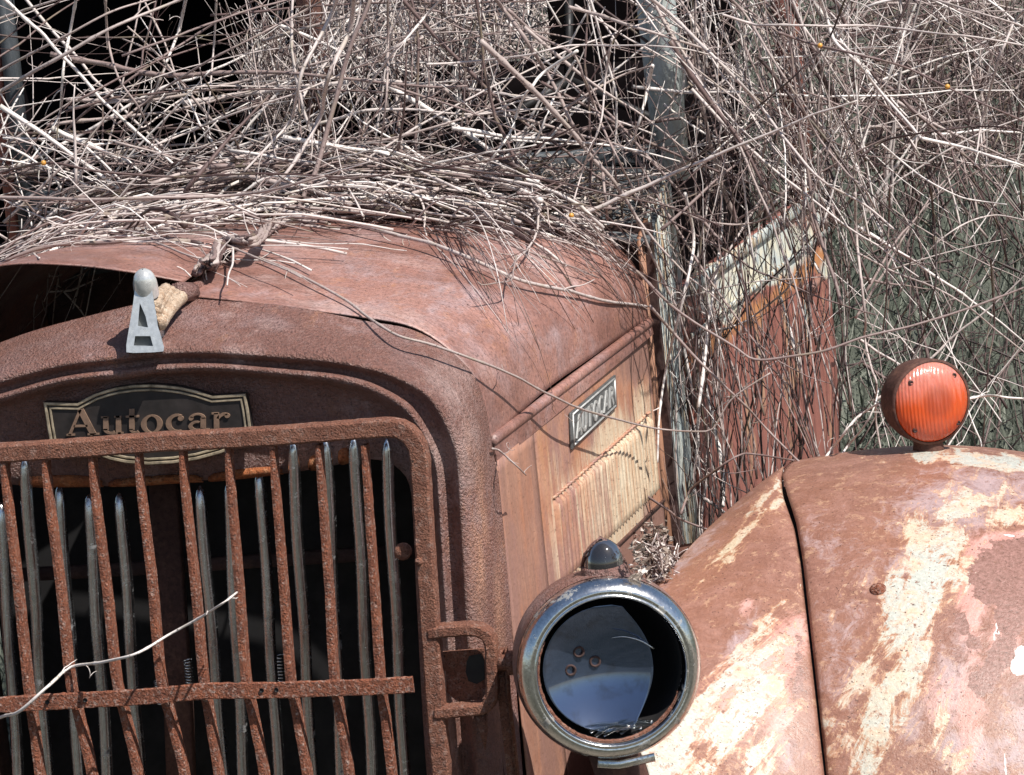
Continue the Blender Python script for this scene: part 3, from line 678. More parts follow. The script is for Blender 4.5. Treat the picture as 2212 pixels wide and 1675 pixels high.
# loose reflector dish, slipped to the left, right part cut off by a curved edge
mb = MB(); nu, nv = 44, 44; vs = []; rad = .092
edge = lambda t: .050+.012*math.cos(t*2.2)-.02*abs(t)**2.2
for i in range(nv):
    tv = -1+2*i/(nv-1); z = rad*.97*tv*.995
    xl = -math.sqrt(max(0, 1-tv*tv*.985))*rad; xr = min(edge(tv), math.sqrt(max(0, 1-tv*tv*.985))*rad)
    for j in range(nu):
        x = xl+(xr-xl)*j/(nu-1); r2 = ((x+.012)**2+z*z)/rad**2
        dep = -.026+.032*min(r2, 1.15)
        vs.append(HC+s_*x*-1*-1+q_*z+AX*(dep))
vs = np.array(vs)
if ((HC+s_*.1-HC)@CR) < 0:   # keep the cut edge on the image's right-hand side of the lamp
    vs = []
    for i in range(nv):
        tv = -1+2*i/(nv-1); z = rad*.965*tv
        xl = -math.sqrt(max(0, 1-tv*tv*.985))*rad; xr = min(edge(tv), math.sqrt(max(0, 1-tv*tv*.985))*rad)
        for j in range(nu):
            x = xl+(xr-xl)*j/(nu-1); r2 = ((x+.012)**2+z*z)/rad**2
            vs.append(HC-s_*x+q_*z+AX*(-.026+.032*min(r2, 1.15)))
    vs = np.array(vs)
mb = MB().add(vs, gridf(nv, nu)); mb.build('reflector', m_refl, hl, solid=.0015)
for u, v in ((1250, 1408), (1286, 1430), (1232, 1447)):
    a = P(u, v, 0); d = (a-CAM)/np.linalg.norm(a-CAM); t = ((HC-AX*.023-CAM)@AX)/(d@AX); c_ = CAM+d*t
    w_ = c_-HC; xx_ = w_@s_; zz_ = w_@q_; xx_ = min(abs(xx_-.012), abs(xx_+.012)); c_ = c_+AX*(.032*min((xx_**2+zz_**2)/.092**2, 1.15)-.002)
    mb = MB(); lathe(mb, c_, AX, [(.0, .0085), (.002, .008), (.002, .0055), (-.002, .005), (-.002, .0001)], 14); mb.build('bulb_socket', m_dark, hl)
sg = M('lamp_glass'); sg.set('Base Color', (.75, .8, .8, 1)); sg.set('Transmission Weight', 1.); sg.set('Roughness', .08); sg.set('IOR', 1.45); m_glass = sg.m
sd = M('dark_lens'); sd.set('Base Color', (.035, .033, .036, 1)); sd.set('Roughness', .04); sd.set('Specular IOR Level', 1.); sd.set('Coat Weight', 1.); sd.set('Transmission Weight', .35); m_dome = sd.m
mb = MB()
for k in range(9):
    a = HC+AX*(.0+.004*k % .01)-q_*(.080+.0022*(k % 5)); x0 = -.02+.006*k
    sgn = -1 if (s_@CR) < 0 else 1
    p = [a+s_*sgn*(x0-.022)-q_*.004*(k % 3), a+s_*sgn*(x0)+q_*.003, a+s_*sgn*(x0+.024+.002*k)-q_*.002*(k % 2)]
    sweep(mb, cr(p, 8), rect(.0045, .0012, .0004), AX)
mb.build('glass_shard', m_glass, hl)
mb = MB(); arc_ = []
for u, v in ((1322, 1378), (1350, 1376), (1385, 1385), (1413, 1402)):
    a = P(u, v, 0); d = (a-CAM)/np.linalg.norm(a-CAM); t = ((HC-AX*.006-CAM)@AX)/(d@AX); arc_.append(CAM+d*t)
tube(mb, cr(arc_, 14), np.linspace(.0004, .0014, 14), 6); mb.build('reflection_streak', m_barc, hl)  # thin pale tube added as a white reflection streak
# marker lamp on top of the bucket
mt = HC-AX*.045+np.array((0, 0, .126)); pt_ = P(1306, 1232, float(mt[1]))
mt = np.array((pt_[0], mt[1], HC[2]+.128)); axm = np.array((0, -.08, 1.))
mb = MB(); lathe(mb, mt, axm, [(-.012, .036), (-.002, .0345), (.0, .0335), (.008, .0325), (.011, .030), (.011, .022)], 40); mk = mb.build('marker_lamp', m_shell, hl)
mb = MB(); lathe(mb, mt, axm, [(.007, .029), (.016, .0285), (.026, .026), (.036, .0205), (.043, .013), (.0465, .006), (.0475, .0002)], 40)
mb.build('marker_lens', m_dome, mk)
mb = MB(); lathe(mb, mt, axm, [(.008, .024), (.014, .016), (.03, .006), (.034, .0002)], 24); mb.build('marker_bulb', m_barc, mk)
mb = MB(); tube(mb, [mt+(-.031, -.006, .008), mt+(-.022, -.02, .03), mt+(0, -.008, .050), mt+(.022, -.0, .032), mt+(.031, 0, .008)], .0022, 6); mb.build('lens_wire', m_shell, mk)
mb = MB(); tube(mb, [HC-AX*.09+np.array((0, 0, -.10)), HC-AX*.06+np.array((.0, .03, -.19)), HC+np.array((0, .1, -.34))], [.04, .03, .028], 14); mb.build('lamp_stalk', m_inner, hl)
mb = MB(); sweep(mb, [HC+AX*.004-q_*.132+s_*.03, HC+AX*.006-q_*.137, HC+AX*.004-q_*.133-s_*.05], rect(.012, .006), AX); mb.build('rim_clip', m_chrome, hl)

# ---- fender
YC, RR = .86, .78
ZC = float(P(1945, 969, YC+.135)[2])-.985*RR; XC = float(P(1950, 969, YC+.1)[0])
def crown(x): return np.where(np.asarray(x) < XC, .40, .62)*(x-XC)**2+5*np.maximum(0, x-1.28)**2
def zprof(y):
    d = YC-np.asarray(y, float); return ZC+np.sqrt(np.maximum(RR*RR-d*d, 0))
seam_px = [(1690,1030),(1702,1070),(1722,1130),(1736,1210),(1746,1300),(1756,1390),(1766,1480),(1776,1575),(1787,1675)]
def solveY(u, v):
    lo, hi = -.4, .95
    f = lambda Y: P(u, v, Y)[2]-(zprof(Y)-crown(P(u, v, Y)[0]))
    ys = np.linspace(YC, lo, 400); prev = f(ys[0])
    for a, b in zip(ys[:-1], ys[1:]):
        fb = f(b)
        if prev*fb <= 0: return (a+b)/2
        prev = fb
    return None
sm_ = []
for u, v in seam_px:
    y = solveY(u, v)
    if y is not None: sm_.append(P(u, v, y))
sm_ = np.array(sm_); sm_ = sm_[np.argsort(-sm_[:, 1])]
ya = sm_[::-1, 1]; xa = sm_[::-1, 0]
def xseam(y):
    y = np.asarray(y); r = np.interp(y, ya, xa)
    sl_ = (xa[1]-xa[0])/(ya[1]-ya[0]); return np.where(y < ya[0], xa[0]+(y-ya[0])*sl_, r)
ang = np.linspace(-40, 84, 130); ang = R_(1)*ang
rowsY = YC-RR*np.sin(ang); rowsZ = ZC+RR*np.cos(ang)
NC = 120; G = np.empty((len(ang), NC, 3)); xo = 1.52
for i, (y, z, a_) in enumerate(zip(rowsY, rowsZ, ang)):
    x0 = float(xseam(min(y, sm_[0, 1]))) if y < sm_[0, 1] else float(sm_[0, 0])-.0*(y-sm_[0, 1])
    t = np.linspace(0, 1, NC); x = x0+(xo-x0)*t
    k = crown(x)
    lipd = .005*np.exp(-((x-x0)/.005)**2)*min(1, max(0, a_*3))
    G[i, :, 0] = x; G[i, :, 1] = y+(k+lipd)*max(0, math.sin(a_)); G[i, :, 2] = z-(k+lipd)*max(.25, math.cos(a_))
V = G.reshape(-1, 3)
W = dict(
 cream=weights(V, [(1985,1290,67.1,219.6,-22,0.87),(1900,1560,73.2,231.8,-10,0.82),(2070,1105,103.7,29.3,15,0.77),(2130,1000,158.6,17.1,-5,0.82),(1985,1180,48.8,48.8,0,0.66),(2040,1240,61.0,61.0,0,0.73),(1950,1420,67.1,146.4,-15,0.84),(2180,1120,73.2,36.6,0,0.59),(2050,1620,36.6,73.2,0,0.53)], True),
 pink=weights(V, [(2100,1260,33.0,121.0,-6,0.92),(2170,1172,88.0,22.0,8,0.98),(2095,1530,37.4,165.0,-5,0.8),(2010,1480,66.0,66.0,0,0.52),(2165,1385,24.2,66.0,-10,1.03),(2040,1500,121.0,99.0,0,0.52),(1880,1330,33.0,66.0,0,0.34)], True),
 lav=weights(V, [(2080,1090,157.5,73.5,20,0.88),(1955,1225,42.0,37.8,0,0.83),(2060,1480,63.0,115.5,-10,0.72),(1960,1560,52.5,84.0,0,0.66),(2080,1620,63.0,52.5,0,0.88),(1830,1180,115.5,105.0,0,0.46),(1840,1480,73.5,210.0,0,0.52),(2200,1600,63.0,126.0,0,0.66)], True),
 brown=weights(V, [(2150,1245,58,58,0,1.1),(2195,1225,66,56,0,1.1),(2185,1330,36,60,-20,1.0),(2158,1420,24,60,-28,1.05),(2122,1475,32,30,20,1.05),(2078,1350,16,24,0,1.0),(2104,1392,18,14,0,1.0),(2072,1422,9,15,0,.95),(2205,1500,24,32,0,1.0)]),
 white=weights(V, [(2160,1345,8,52,-16,.8),(2205,1430,22,36,-20,.85),(2172,1640,6,60,0,.6),(2180,1160,22,7,0,.6)]))
def streaks(V, a, b):
    d = np.array(a)-np.array(b); d = d/np.linalg.norm(d); n_ = -F-(-F@d)*d; c_ = np.cross(d, n_/np.linalg.norm(n_)); return dict(al=V@d, ac=V@c_)
W.update(streaks(V, P(2010, 1240, .5), P(1880, 1540, .2)))
mb = MB().add(V, gridf(len(ang), NC), **W); solidmb(mb); fender = mb.build('front_fender', m_fender, truck, solid=.003)
# inner flank from the seam to the valley beside the hood
edge = [((1692,1008),.90),((1640,1045),.84),((1560,1112),.74),((1500,1170),.66),((1452,1225),.58),((1400,1300),.46),((1350,1390),.34),((1330,1470),.24),((1345,1560),.15),((1392,1640),.08),((1420,1740),.0)]
e3 = cr([P(u, v, y) for (u, v), y in edge], 80)
yy = np.interp(np.linspace(0, 1, 80), [0, 1], [0, 1])
ym = np.linspace(sm_[0, 1]+.004, sm_[-1, 1]-.1, 60)
s3 = np.array([(float(xseam(min(y, sm_[0, 1]))), y, float(zprof(y)-crown(float(xseam(min(y, sm_[0, 1])))))-.003) for y in ym])
s3 = cr(s3, 80)
gap = np.interp(np.linspace(0, 1, 80), [0, .08, .25, 1], [.010, .011, .006, .004])
nf = 60; Gf = np.empty((80, nf, 3))
for i in range(80):
    a, b = s3[i].copy(), e3[i]; d = b-a; d /= np.linalg.norm(d); a = a+d*gap[i]
    t = np.linspace(0, 1, nf)[:, None]; Gf[i] = a+(b-a)*t; Gf[i, :, 2] += .020*np.sin(np.pi*t[:, 0]**.8)*np.interp(i, [0, 15, 80], [.3, 1, 1]) - .004*np.exp(-t[:, 0]*nf*.7)
V = Gf.reshape(-1, 3)
W = dict(
 cream=weights(V, [(1610,1150,12.0,122.0,-45,0.70),(1570,1215,12.0,134.2,-48,0.61),(1640,1090,10.0,73.2,-42,0.58),(1500,1530,30.0,317.2,-42,0.77),(1570,1590,42.0,195.2,-42,0.65),(1420,1640,80.0,109.8,-40,0.87),(1640,1640,40.0,73.2,-40,0.58),(1530,1130,10.0,146.4,-44,0.40)], True),
 pink=weights(V, [(1630,1480,61.6,165.0,-34,0.92),(1560,1500,61.6,165.0,-40,0.8),(1680,1560,33.0,132.0,-10,0.63),(1610,1315,22.0,44.0,-20,0.69),(1690,1380,13.2,99.0,0,0.52)], True),
 lav=weights(V, [(1600,1380,31.5,63.0,-30,0.72),(1700,1640,31.5,63.0,0,0.55),(1480,1210,21.0,126.0,-44,0.55)], True),
 brown=weights(V, [(1722,1500,18,180,-5,.55)], True), white=0.)
W.update(streaks(V, P(1640, 1060, .8), P(1440, 1290, .5)))
mb = MB().add(V, [q[::-1] for q in gridf(80, nf)], **W); solidmb(mb); flank_ = mb.build('fender_flank', m_fender, truck, solid=-.003)
# seam backing
mb = MB(); sweep(mb, s3+np.array((-.006, .006, -.018)), rect(.036, .004), (0, 0, 1)); mb.build('seam_backing', m_black, fender)
for o_src in (fender, flank_):
    m_ = o_src.copy(); link(m_); m_.scale.x = -1; m_.matrix_parent_inverse = o_src.matrix_parent_inverse.copy()
mb = MB(); zb0 = P(975, 1900, YG)[2]; sweep(mb, [(-.37, YG, float(zb0)), (.37, YG, float(zb0))], rect(.026, .026, .003), (0, 1, 0)); mb.build('bottom_rail', m_guard, guard, smooth=False)
# inner apron between hood and flank, under the lamp
ap = []
for i in range(80):
    a = sidept(float(np.clip(e3[i, 1]+.05, .15, 1.0)), e3[i, 2]-.05-.30*min(1, i/12+.3)*max(0, 1-max(0, i-45)/30), .003); b = e3[i]+(0, 0, -.004)
    t = np.linspace(0, 1, 12)[:, None]; g_ = a+(b-a)*t; g_[:, 2] -= .02*np.sin(np.pi*t[:, 0])+(e3[i, 2]-.05-a[2])*.5*np.sin(np.pi*t[:, 0])*t[:, 0]; ap.append(g_)
ap = np.array(ap)
mb = MB().add(ap.reshape(-1, 3), [q[::-1] for q in gridf(80, 12)]); solidmb(mb); mb.build('fender_apron', m_inner, truck, solid=-.002)
fr_ = ap[-1]; mb = MB().add(np.vstack([fr_, fr_-(0, 0, .4)]), gridf(2, 12)); mb.build('fender_apron', m_inner, truck, solid=.002)
# two rivets on the fender
def fhit(u, v):
    y = solveY(u, v); return P(u, v, y) if y else None
for u, v, r in ((1897, 1275, .013),):
    p = fhit(u, v)
    if p is not None:
        nr = np.array((.05, -(YC-p[1])/RR, (p[2]-ZC)/RR)); mb = MB(); lathe(mb, p, nr, [(-.002, r), (.003, r*.96), (.006, r*.7), (.0075, .0002)], 20); mb.build('rivet', m_bar, fender)

# ---- turn signal on the fender
SA = np.array((.54, -.84, .0)); SA /= np.linalg.norm(SA)
yb = .93; base = P(1998, 966, yb); zb_ = float(zprof(yb)-crown(base[0]))
LC = P(2009, 868, .90)
mb = MB(); lathe(mb, LC, SA, [(-.066, .040), (-.064, .052), (-.052, .062), (-.030, .067), (.0, .069), (.005, .069), (.006, .065)], 48, cap0=True); solidmb(mb); sig = mb.build('turn_signal', m_inner, truck)
tube(MB(), [LC-SA*.02+np.array((0, 0, -.055)), LC-SA*.02+np.array((0, 0, -.072)), LC-SA*.02+np.array((0, 0, -.095))], [.023, .024, .028], 16).build('signal_foot', m_inner, sig)
s = M('amber_lens')
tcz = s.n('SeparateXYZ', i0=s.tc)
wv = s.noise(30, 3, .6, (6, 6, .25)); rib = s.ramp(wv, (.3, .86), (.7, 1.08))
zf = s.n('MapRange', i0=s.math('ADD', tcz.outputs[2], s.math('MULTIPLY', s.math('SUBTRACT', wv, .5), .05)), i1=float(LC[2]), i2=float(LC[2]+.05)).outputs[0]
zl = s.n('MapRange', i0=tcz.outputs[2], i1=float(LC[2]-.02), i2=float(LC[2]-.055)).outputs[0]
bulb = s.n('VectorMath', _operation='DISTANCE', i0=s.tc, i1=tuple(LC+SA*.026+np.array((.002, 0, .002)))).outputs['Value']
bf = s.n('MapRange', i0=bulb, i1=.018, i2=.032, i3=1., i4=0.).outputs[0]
c = s.mix(s.math('MULTIPLY', zf, .85), (.66, .10, .025), (.60, .27, .22)); c = s.mix(s.math('MULTIPLY', zl, .7), c, (.45, .05, .015))  # white sheen at the top is painted into the lens colour
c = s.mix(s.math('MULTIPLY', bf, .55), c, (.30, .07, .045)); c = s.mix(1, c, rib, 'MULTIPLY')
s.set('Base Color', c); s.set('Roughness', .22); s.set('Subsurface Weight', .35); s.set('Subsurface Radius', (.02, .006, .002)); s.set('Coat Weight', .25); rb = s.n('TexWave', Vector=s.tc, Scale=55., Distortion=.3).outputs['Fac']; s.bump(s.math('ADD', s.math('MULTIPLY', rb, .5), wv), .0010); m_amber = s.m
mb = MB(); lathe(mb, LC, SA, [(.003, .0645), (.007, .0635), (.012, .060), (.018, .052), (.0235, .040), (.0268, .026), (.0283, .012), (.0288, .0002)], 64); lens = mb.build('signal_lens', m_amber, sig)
ss = np.cross(SA, (0, 0, 1)); ss /= np.linalg.norm(ss); qq = np.cross(ss, SA)
for a in (45, 135, 225, 315):
    c_ = LC+SA*.0155+.0545*(ss*math.cos(R_(a))+qq*math.sin(R_(a)))
    mb = MB(); lathe(mb, c_, SA, [(-.002, .0042), (.0015, .004), (.003, .003), (.0012, .0018), (.001, .0001)], 12); mb.build('screw', m_dark, lens)

# ---- cab
def wallpoly(name, pts, m, par, th=.01, smooth=False, **at):
    mb = MB(); p = np.asarray(pts, float); n_ = np.cross(p[1]-p[0], p[2]-p[0]); n_ /= np.linalg.norm(n_); prism(mb, p, n_*th); 
    return mb.build(name, m, par, smooth=smooth)
YW = 1.42
XA = float(P(1452, 300, YW)[0]); XD = float(P(1562, 900, 1.52)[0])-.046; ZB = float(P(1562, 606, 1.34)[2])-.02; ZW = float(P(1150, 350, YW)[2])
YB = 1.41; YE = 2.56; XL = float(P(38, 300, YW)[0])
# cowl: the slab between hood and windscreen, its top and its flaring side
mb = MB(); box(mb, (-XA-.0, 1.12, .5), (XA-.0, 1.14, ZW-.08)); cab = mb.build('cab', m_dark, truck, smooth=False)
NX = 10
ct = []
for i, (y, z) in enumerate(((1.10, ZW-.075), (1.18, ZW-.05), (1.30, ZW-.02), (YW, ZW))):
    ct.append([( -XA+2*XA*j/NX, y, z-.03*abs(-1+2*j/NX)**4) for j in range(NX+1)])
mb = MB().add(np.array(ct).reshape(-1, 3), gridf(4, NX+1)); solidmb(mb); mb.build('cowl_top', m_cowltop, cab, solid=.01)
for sx in (1, -1):
    a = [(.522, 1.10), (.527, 1.14), (.532, 1.20), (.538, 1.30), (XD, YB)]
    zt = [ZW-.10, ZW-.08, ZW-.06, ZW-.04, ZW-.03]
    top = np.array([(sx*x, y, z) for (x, y), z in zip(a, zt)]); bot = top.copy(); bot[:, 2] = .5
    cc = np.linspace(0, 1, 20); rw_ = np.where(cc < .16, 1, 0)+np.where(cc > .88, .7, 0)
    mb = MB().add(np.vstack([cr(top, 20), cr(bot, 20)]), gridf(2, 20) if sx < 0 else [q[::-1] for q in gridf(2, 20)], rusty=np.r_[rw_, rw_]); solidmb(mb); mb.build('cowl_side', m_bluewhite, cab, solid=.006)
    # pillars
    pc = np.array((sx*XA if sx > 0 else XL, YW, ZW-.05)); mb = MB(); sweep(mb, [pc, pc+(0, .02, .35), pc+(0, .05, .95)], rect(.045 if sx > 0 else .022, .05, .006), (0, 1, 0)); mb.build('windscreen_pillar', m_blue if sx > 0 else m_cowltop, cab)
    pc = np.array((XD+.08 if sx > 0 else XL-.08, YE, ZB-.05)); mb = MB(); sweep(mb, [pc, pc+(-sx*.01, 0, .95)], rect(.05, .05, .006), (0, 1, 0)); mb.build('rear_pillar', m_door, cab)
    # door
    ny, nz = 60, 60
    FL = .10; D = np.empty((nz, ny, 3)); 
    for i in range(nz):
        for j in range(ny):
            y = YB+(YE-YB)*j/(ny-1); z = .5+(ZB+.0-.5)*i/(nz-1)
            D[i, j] = (sx*(XD+.018*math.sin(math.pi*min(1, max(0, (z-.6)/(ZB-.5))))+.006*math.sin(math.pi*j/(ny-1))+FL*j/(ny-1)), y, z)
    V = D.reshape(-1, 3)
    cw = np.clip((V[:, 2]-(ZB-.13))/.06, 0, 1)*.44; ow = np.clip(1-np.abs(V[:, 2]-(ZB-.13))/.08, 0, 1)*.62
    if sx > 0: cw = np.maximum(cw, weights(V, [(1660,560,110,60,30,.9),(1800,560,30,50,0,1.),(1840,950,24,70,0,.8),(1575,650,30,60,0,.9)]))
    mb = MB().add(V, [q[::-1] for q in gridf(nz, ny)] if sx < 0 else gridf(nz, ny), cream=cw, orange=ow); solidmb(mb); door = mb.build('cab_door', m_door, cab, solid=.02)
    mb = MB(); sweep(mb, [(sx*(XD+.018), YB, ZB-.006), (sx*(XD+.02+FL), YE, ZB-.006)], rect(.012, .022, .004), (0, 0, 1)); 
    sweep(mb, [(sx*(XD+.022), YB, ZB-.085), (sx*(XD+.024+FL), YE, ZB-.085)], rect(.006, .010, .002), (0, 0, 1)); mb.build('belt_moulding', m_bluewhite, door)
    mb = MB(); tube(mb, [(sx*(XD+.08), YE-.12, ZB-.16), (sx*(XD+.115), YE-.13, ZB-.16), (sx*(XD+.108), YE-.24, ZB-.165)], .009, 8); mb.build('door_handle', m_cabrust, door)
    mb = MB(); _x = XD if sx > 0 else XL-.06; sweep(mb, [(_x-sx*.01, YB+.075, ZB-.02), (_x-sx*.03, YB+.075, ZB+.9)], rect(.02, .03, .004), (0, 1, 0)); mb.build('door_frame', m_blue, door)
    mb = MB(); 
    for zz_ in (.24, .62):
        tube(mb, [(sx*(XD+.004), YB-.006, ZB-zz_), (sx*(XD+.004), YB-.006, ZB-zz_-.05)], .011, 8)
    mb.build('door_hinge', m_cabrust, door)
mb = MB(); sweep(mb, [(-.08, YW, ZW-.02), (-.08, YW+.05, ZW+.95)], rect(.040, .04, .004), (0, 1, 0)); mb.build('windscreen_divider', m_cabrust, cab)
mb = MB(); sweep(mb, [(XL, YW-.005, ZW+.0), (XA, YW-.005, ZW+.0)], rect(.03, .03, .004), (0, 0, 1)); mb.build('windscreen_sill', m_cowltop, cab)
mb = MB(); sweep(mb, [(XL-.026, YW, ZW-.1), (XL-.026, YW+.05, ZW+.9)], rect(.022, .03, .004), (0, 1, 0)); mb.build('door_edge', m_door, cab)
mb = MB(); box(mb, (XL-.07, YW+.03, .5), (XL-.05, YE+.02, ZW+.98)); mb.build('cab_shade_panel', m_void, cab, smooth=False)  # black panel added on the far side to keep the cab dark
# roof, floor, rear wall with a window, interior coloured near-black for shade
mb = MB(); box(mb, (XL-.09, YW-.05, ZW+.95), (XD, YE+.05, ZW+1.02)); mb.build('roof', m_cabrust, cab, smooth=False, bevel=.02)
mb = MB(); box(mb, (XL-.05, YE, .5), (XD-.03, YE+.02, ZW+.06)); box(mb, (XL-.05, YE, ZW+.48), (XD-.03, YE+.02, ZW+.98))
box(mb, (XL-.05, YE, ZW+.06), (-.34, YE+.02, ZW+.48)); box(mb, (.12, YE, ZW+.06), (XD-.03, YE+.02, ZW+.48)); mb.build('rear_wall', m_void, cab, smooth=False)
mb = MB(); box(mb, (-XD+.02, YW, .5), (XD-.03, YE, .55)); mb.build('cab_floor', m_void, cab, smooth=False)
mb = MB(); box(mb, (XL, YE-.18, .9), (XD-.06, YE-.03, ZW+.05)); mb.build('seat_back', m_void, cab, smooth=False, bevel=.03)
th = np.linspace(0, 2*math.pi, 40, endpoint=False); wc = np.array((.30, YW+.35, ZW+.10)); up_ = np.array((0, .5, .86)); rt = np.array((1, 0, 0))
mb = MB(); sweep(mb, [wc+.21*(rt*math.cos(a)+up_*math.sin(a)) for a in th], circ(.012, 8), np.cross(rt, up_), closed=True)
for a in (90, 210, 330): tube(mb, [wc, wc+.21*(rt*math.cos(R_(a))+up_*math.sin(R_(a)))], .008, 6)
mb.build('steering_wheel', m_black, cab)
# frame rails and front wheels stand on the ground
mb = MB()
for sx in (-1, 1): box(mb, (sx*.34-.03, .05, .48), (sx*.34+.03, 2.6, .56))
mb.build('chassis_frame', m_inner, truck, smooth=False)
for sx in (-1, 1):
    for y in (YC, 3.0):
        mb = MB(); lathe(mb, (sx*1.12 if y < 1 else sx*.30, y, .50), (sx, 0, 0), [(-.11, .30), (-.12, .42), (-.10, .48), (-.06, .50), (.06, .50), (.10, .48), (.12, .42), (.11, .30)], 40); wh = mb.build('tyre', m_core, truck)
        mb = MB(); lathe(mb, (sx*1.12 if y < 1 else sx*.30, y, .50), (sx, 0, 0), [(-.05, .02), (-.05, .1), (.02, .2), (.08, .3), (-.1, .3)], 24, cap0=True); mb.build('wheel_rim', m_inner, wh)

# ------------------------------------------------------------------ surface lookup for the vines
vv = []; ff = []; o_ = 0
for v_, f_ in COL:
    vv.append(v_); ff += [[i+o_ for i in q] for q in f_]; o_ += len(v_)
vv = np.vstack(vv); BVH = BVHTree.FromPolygons([Vector(x) for x in vv], ff)
def cast(u, v):
    d = F + CR*((u-1106)/2212*.24) - CU*((v-837.5)/2212*.24); d = d/np.linalg.norm(d)
    h = BVH.ray_cast(Vector(CAM), Vector(d)); return None if h[0] is None else (np.array(h[0]), h[3])
def down(x, y, z0=3.):
    h = BVH.ray_cast(Vector((x, y, z0)), Vector((0, 0, -1))); return None if h[0] is None else h[0].z
def place(uv, lift, Yd):
    out = []; n = len(uv)
    for i, (u, v) in enumerate(uv):
        Y = Yd if not hasattr(Yd, '__len__') else Yd[0]+(Yd[1]-Yd[0])*i/(n-1)
        p = P(u, v, Y); h = cast(u, v); l = lift if not hasattr(lift, '__len__') else lift[min(i, len(lift)-1)]
        if h is not None:
            d = (p-CAM)/np.linalg.norm(p-CAM); tp_ = np.linalg.norm(p-CAM)
            if l is not None and (Yd is None or h[1]-.0 < tp_+.03 or h[1] < 7.35 and Y > 1.3 and False):
                # rest it just above the sheet metal along the line of the stem
                p = h[0]-d*min(l*2.2, .12)
                if Yd is not None and np.linalg.norm(p-CAM) > tp_: p = P(u, v, Y)
        out.append(p)
    return out
def stem_profile(n, length, r, node=.085, taper=.68):
    x = np.linspace(0, length, n); rr = r*(1-taper*x/length)
    ph = RNG.random()*node; k = np.abs(((x+ph) % node)-node/2) ; bumps = np.exp(-((k-node/2)/.0035)**2)
    return rr*(1+.38*bumps)
def tone(kind=None):
    if kind is not None: return kind
    return float(RNG.choice([.12, .3, .45, .62, .78, .92], p=[.17, .15, .15, .16, .19, .18]))
def curl(mb, p, r, tn, size=.012):
    n = 26; t = np.linspace(0, 1, n); a0 = RNG.random()*6; d1 = RNG.normal(0, 1, 3); d1 /= np.linalg.norm(d1); d2 = np.cross(d1, RNG.normal(0, 1, 3)); d2 /= np.linalg.norm(d2); d3 = np.cross(d1, d2)
    tt = t*RNG.uniform(4, 11); rad = size*(1-t*.75)
    q = p+d3[None]*(t*size*2.2)[:, None]+(d1[None]*(np.cos(tt+a0)-math.cos(a0))[:, None]+d2[None]*(np.sin(tt+a0)-math.sin(a0))[:, None])*rad[:, None]
    tube(mb, q, r*(1-.4*t), 4, tone=tn)
def shoot(mb, p, d, ln, r, tn):      # short side twig
    n = 6; q = [p]; d = d/np.linalg.norm(d)
    for i in range(n): d = d+RNG.normal(0, .16, 3); d /= np.linalg.norm(d); q.append(q[-1]+d*ln/n)
    tube(mb, np.array(q), np.linspace(r, r*.5, n+1), 5, tone=tn)
def vine(name, pts, r, tn, label, group=None, twigs=2, curls=1, cat='vine', kink=.0014, berries=(), npt=None, taper=.4):
    pts = np.array(pts); L_ = np.linalg.norm(np.diff(pts, axis=0), axis=1).sum()
    n = npt or int(np.clip(L_/.009, 14, 150)); p = cr(pts, n)
    kn = max(3, int(L_/.07)); kk = np.cumsum(RNG.normal(0, kink, (kn+1, 3)), 0); kk -= np.linspace(0, 1, kn+1)[:, None]*kk[-1]
    p += np.stack([np.interp(np.linspace(0, kn, n), np.arange(kn+1), kk[:, j]) for j in range(3)], 1)
    mb = MB(); tube(mb, p, stem_profile(n, L_, r, RNG.uniform(.07, .11), taper), 8, tone=tn)
    for _ in range(twigs):
        i = RNG.integers(2, n-2); shoot(mb, p[i], RNG.normal(0, 1, 3)+(p[min(i+2, n-1)]-p[i-2])*60, RNG.uniform(.02, .07), r*.42, tn)
    for _ in range(curls):
        i = RNG.integers(2, n-2); curl(mb, p[i], max(.0006, r*.25), tn, RNG.uniform(.006, .016))
    o = mb.build(name, m_vine, origin=p[0]); tag(o, label, cat, group)
    for u, v in berries:
        k = np.argmin([(J(q)[0]-u)**2+(J(q)[1]-v)**2 for q in p]); c_ = p[k]-F*.004
        m2 = MB(); lathe(m2, c_-np.array((0, 0, .004)), (0.1, -.2, 1), [(0, .0005), (.001, .003), (.004, .0046), (.007, .0036), (.009, .0004)], 10); m2.build('berry', m_berry, o)
    return o

K = .00065
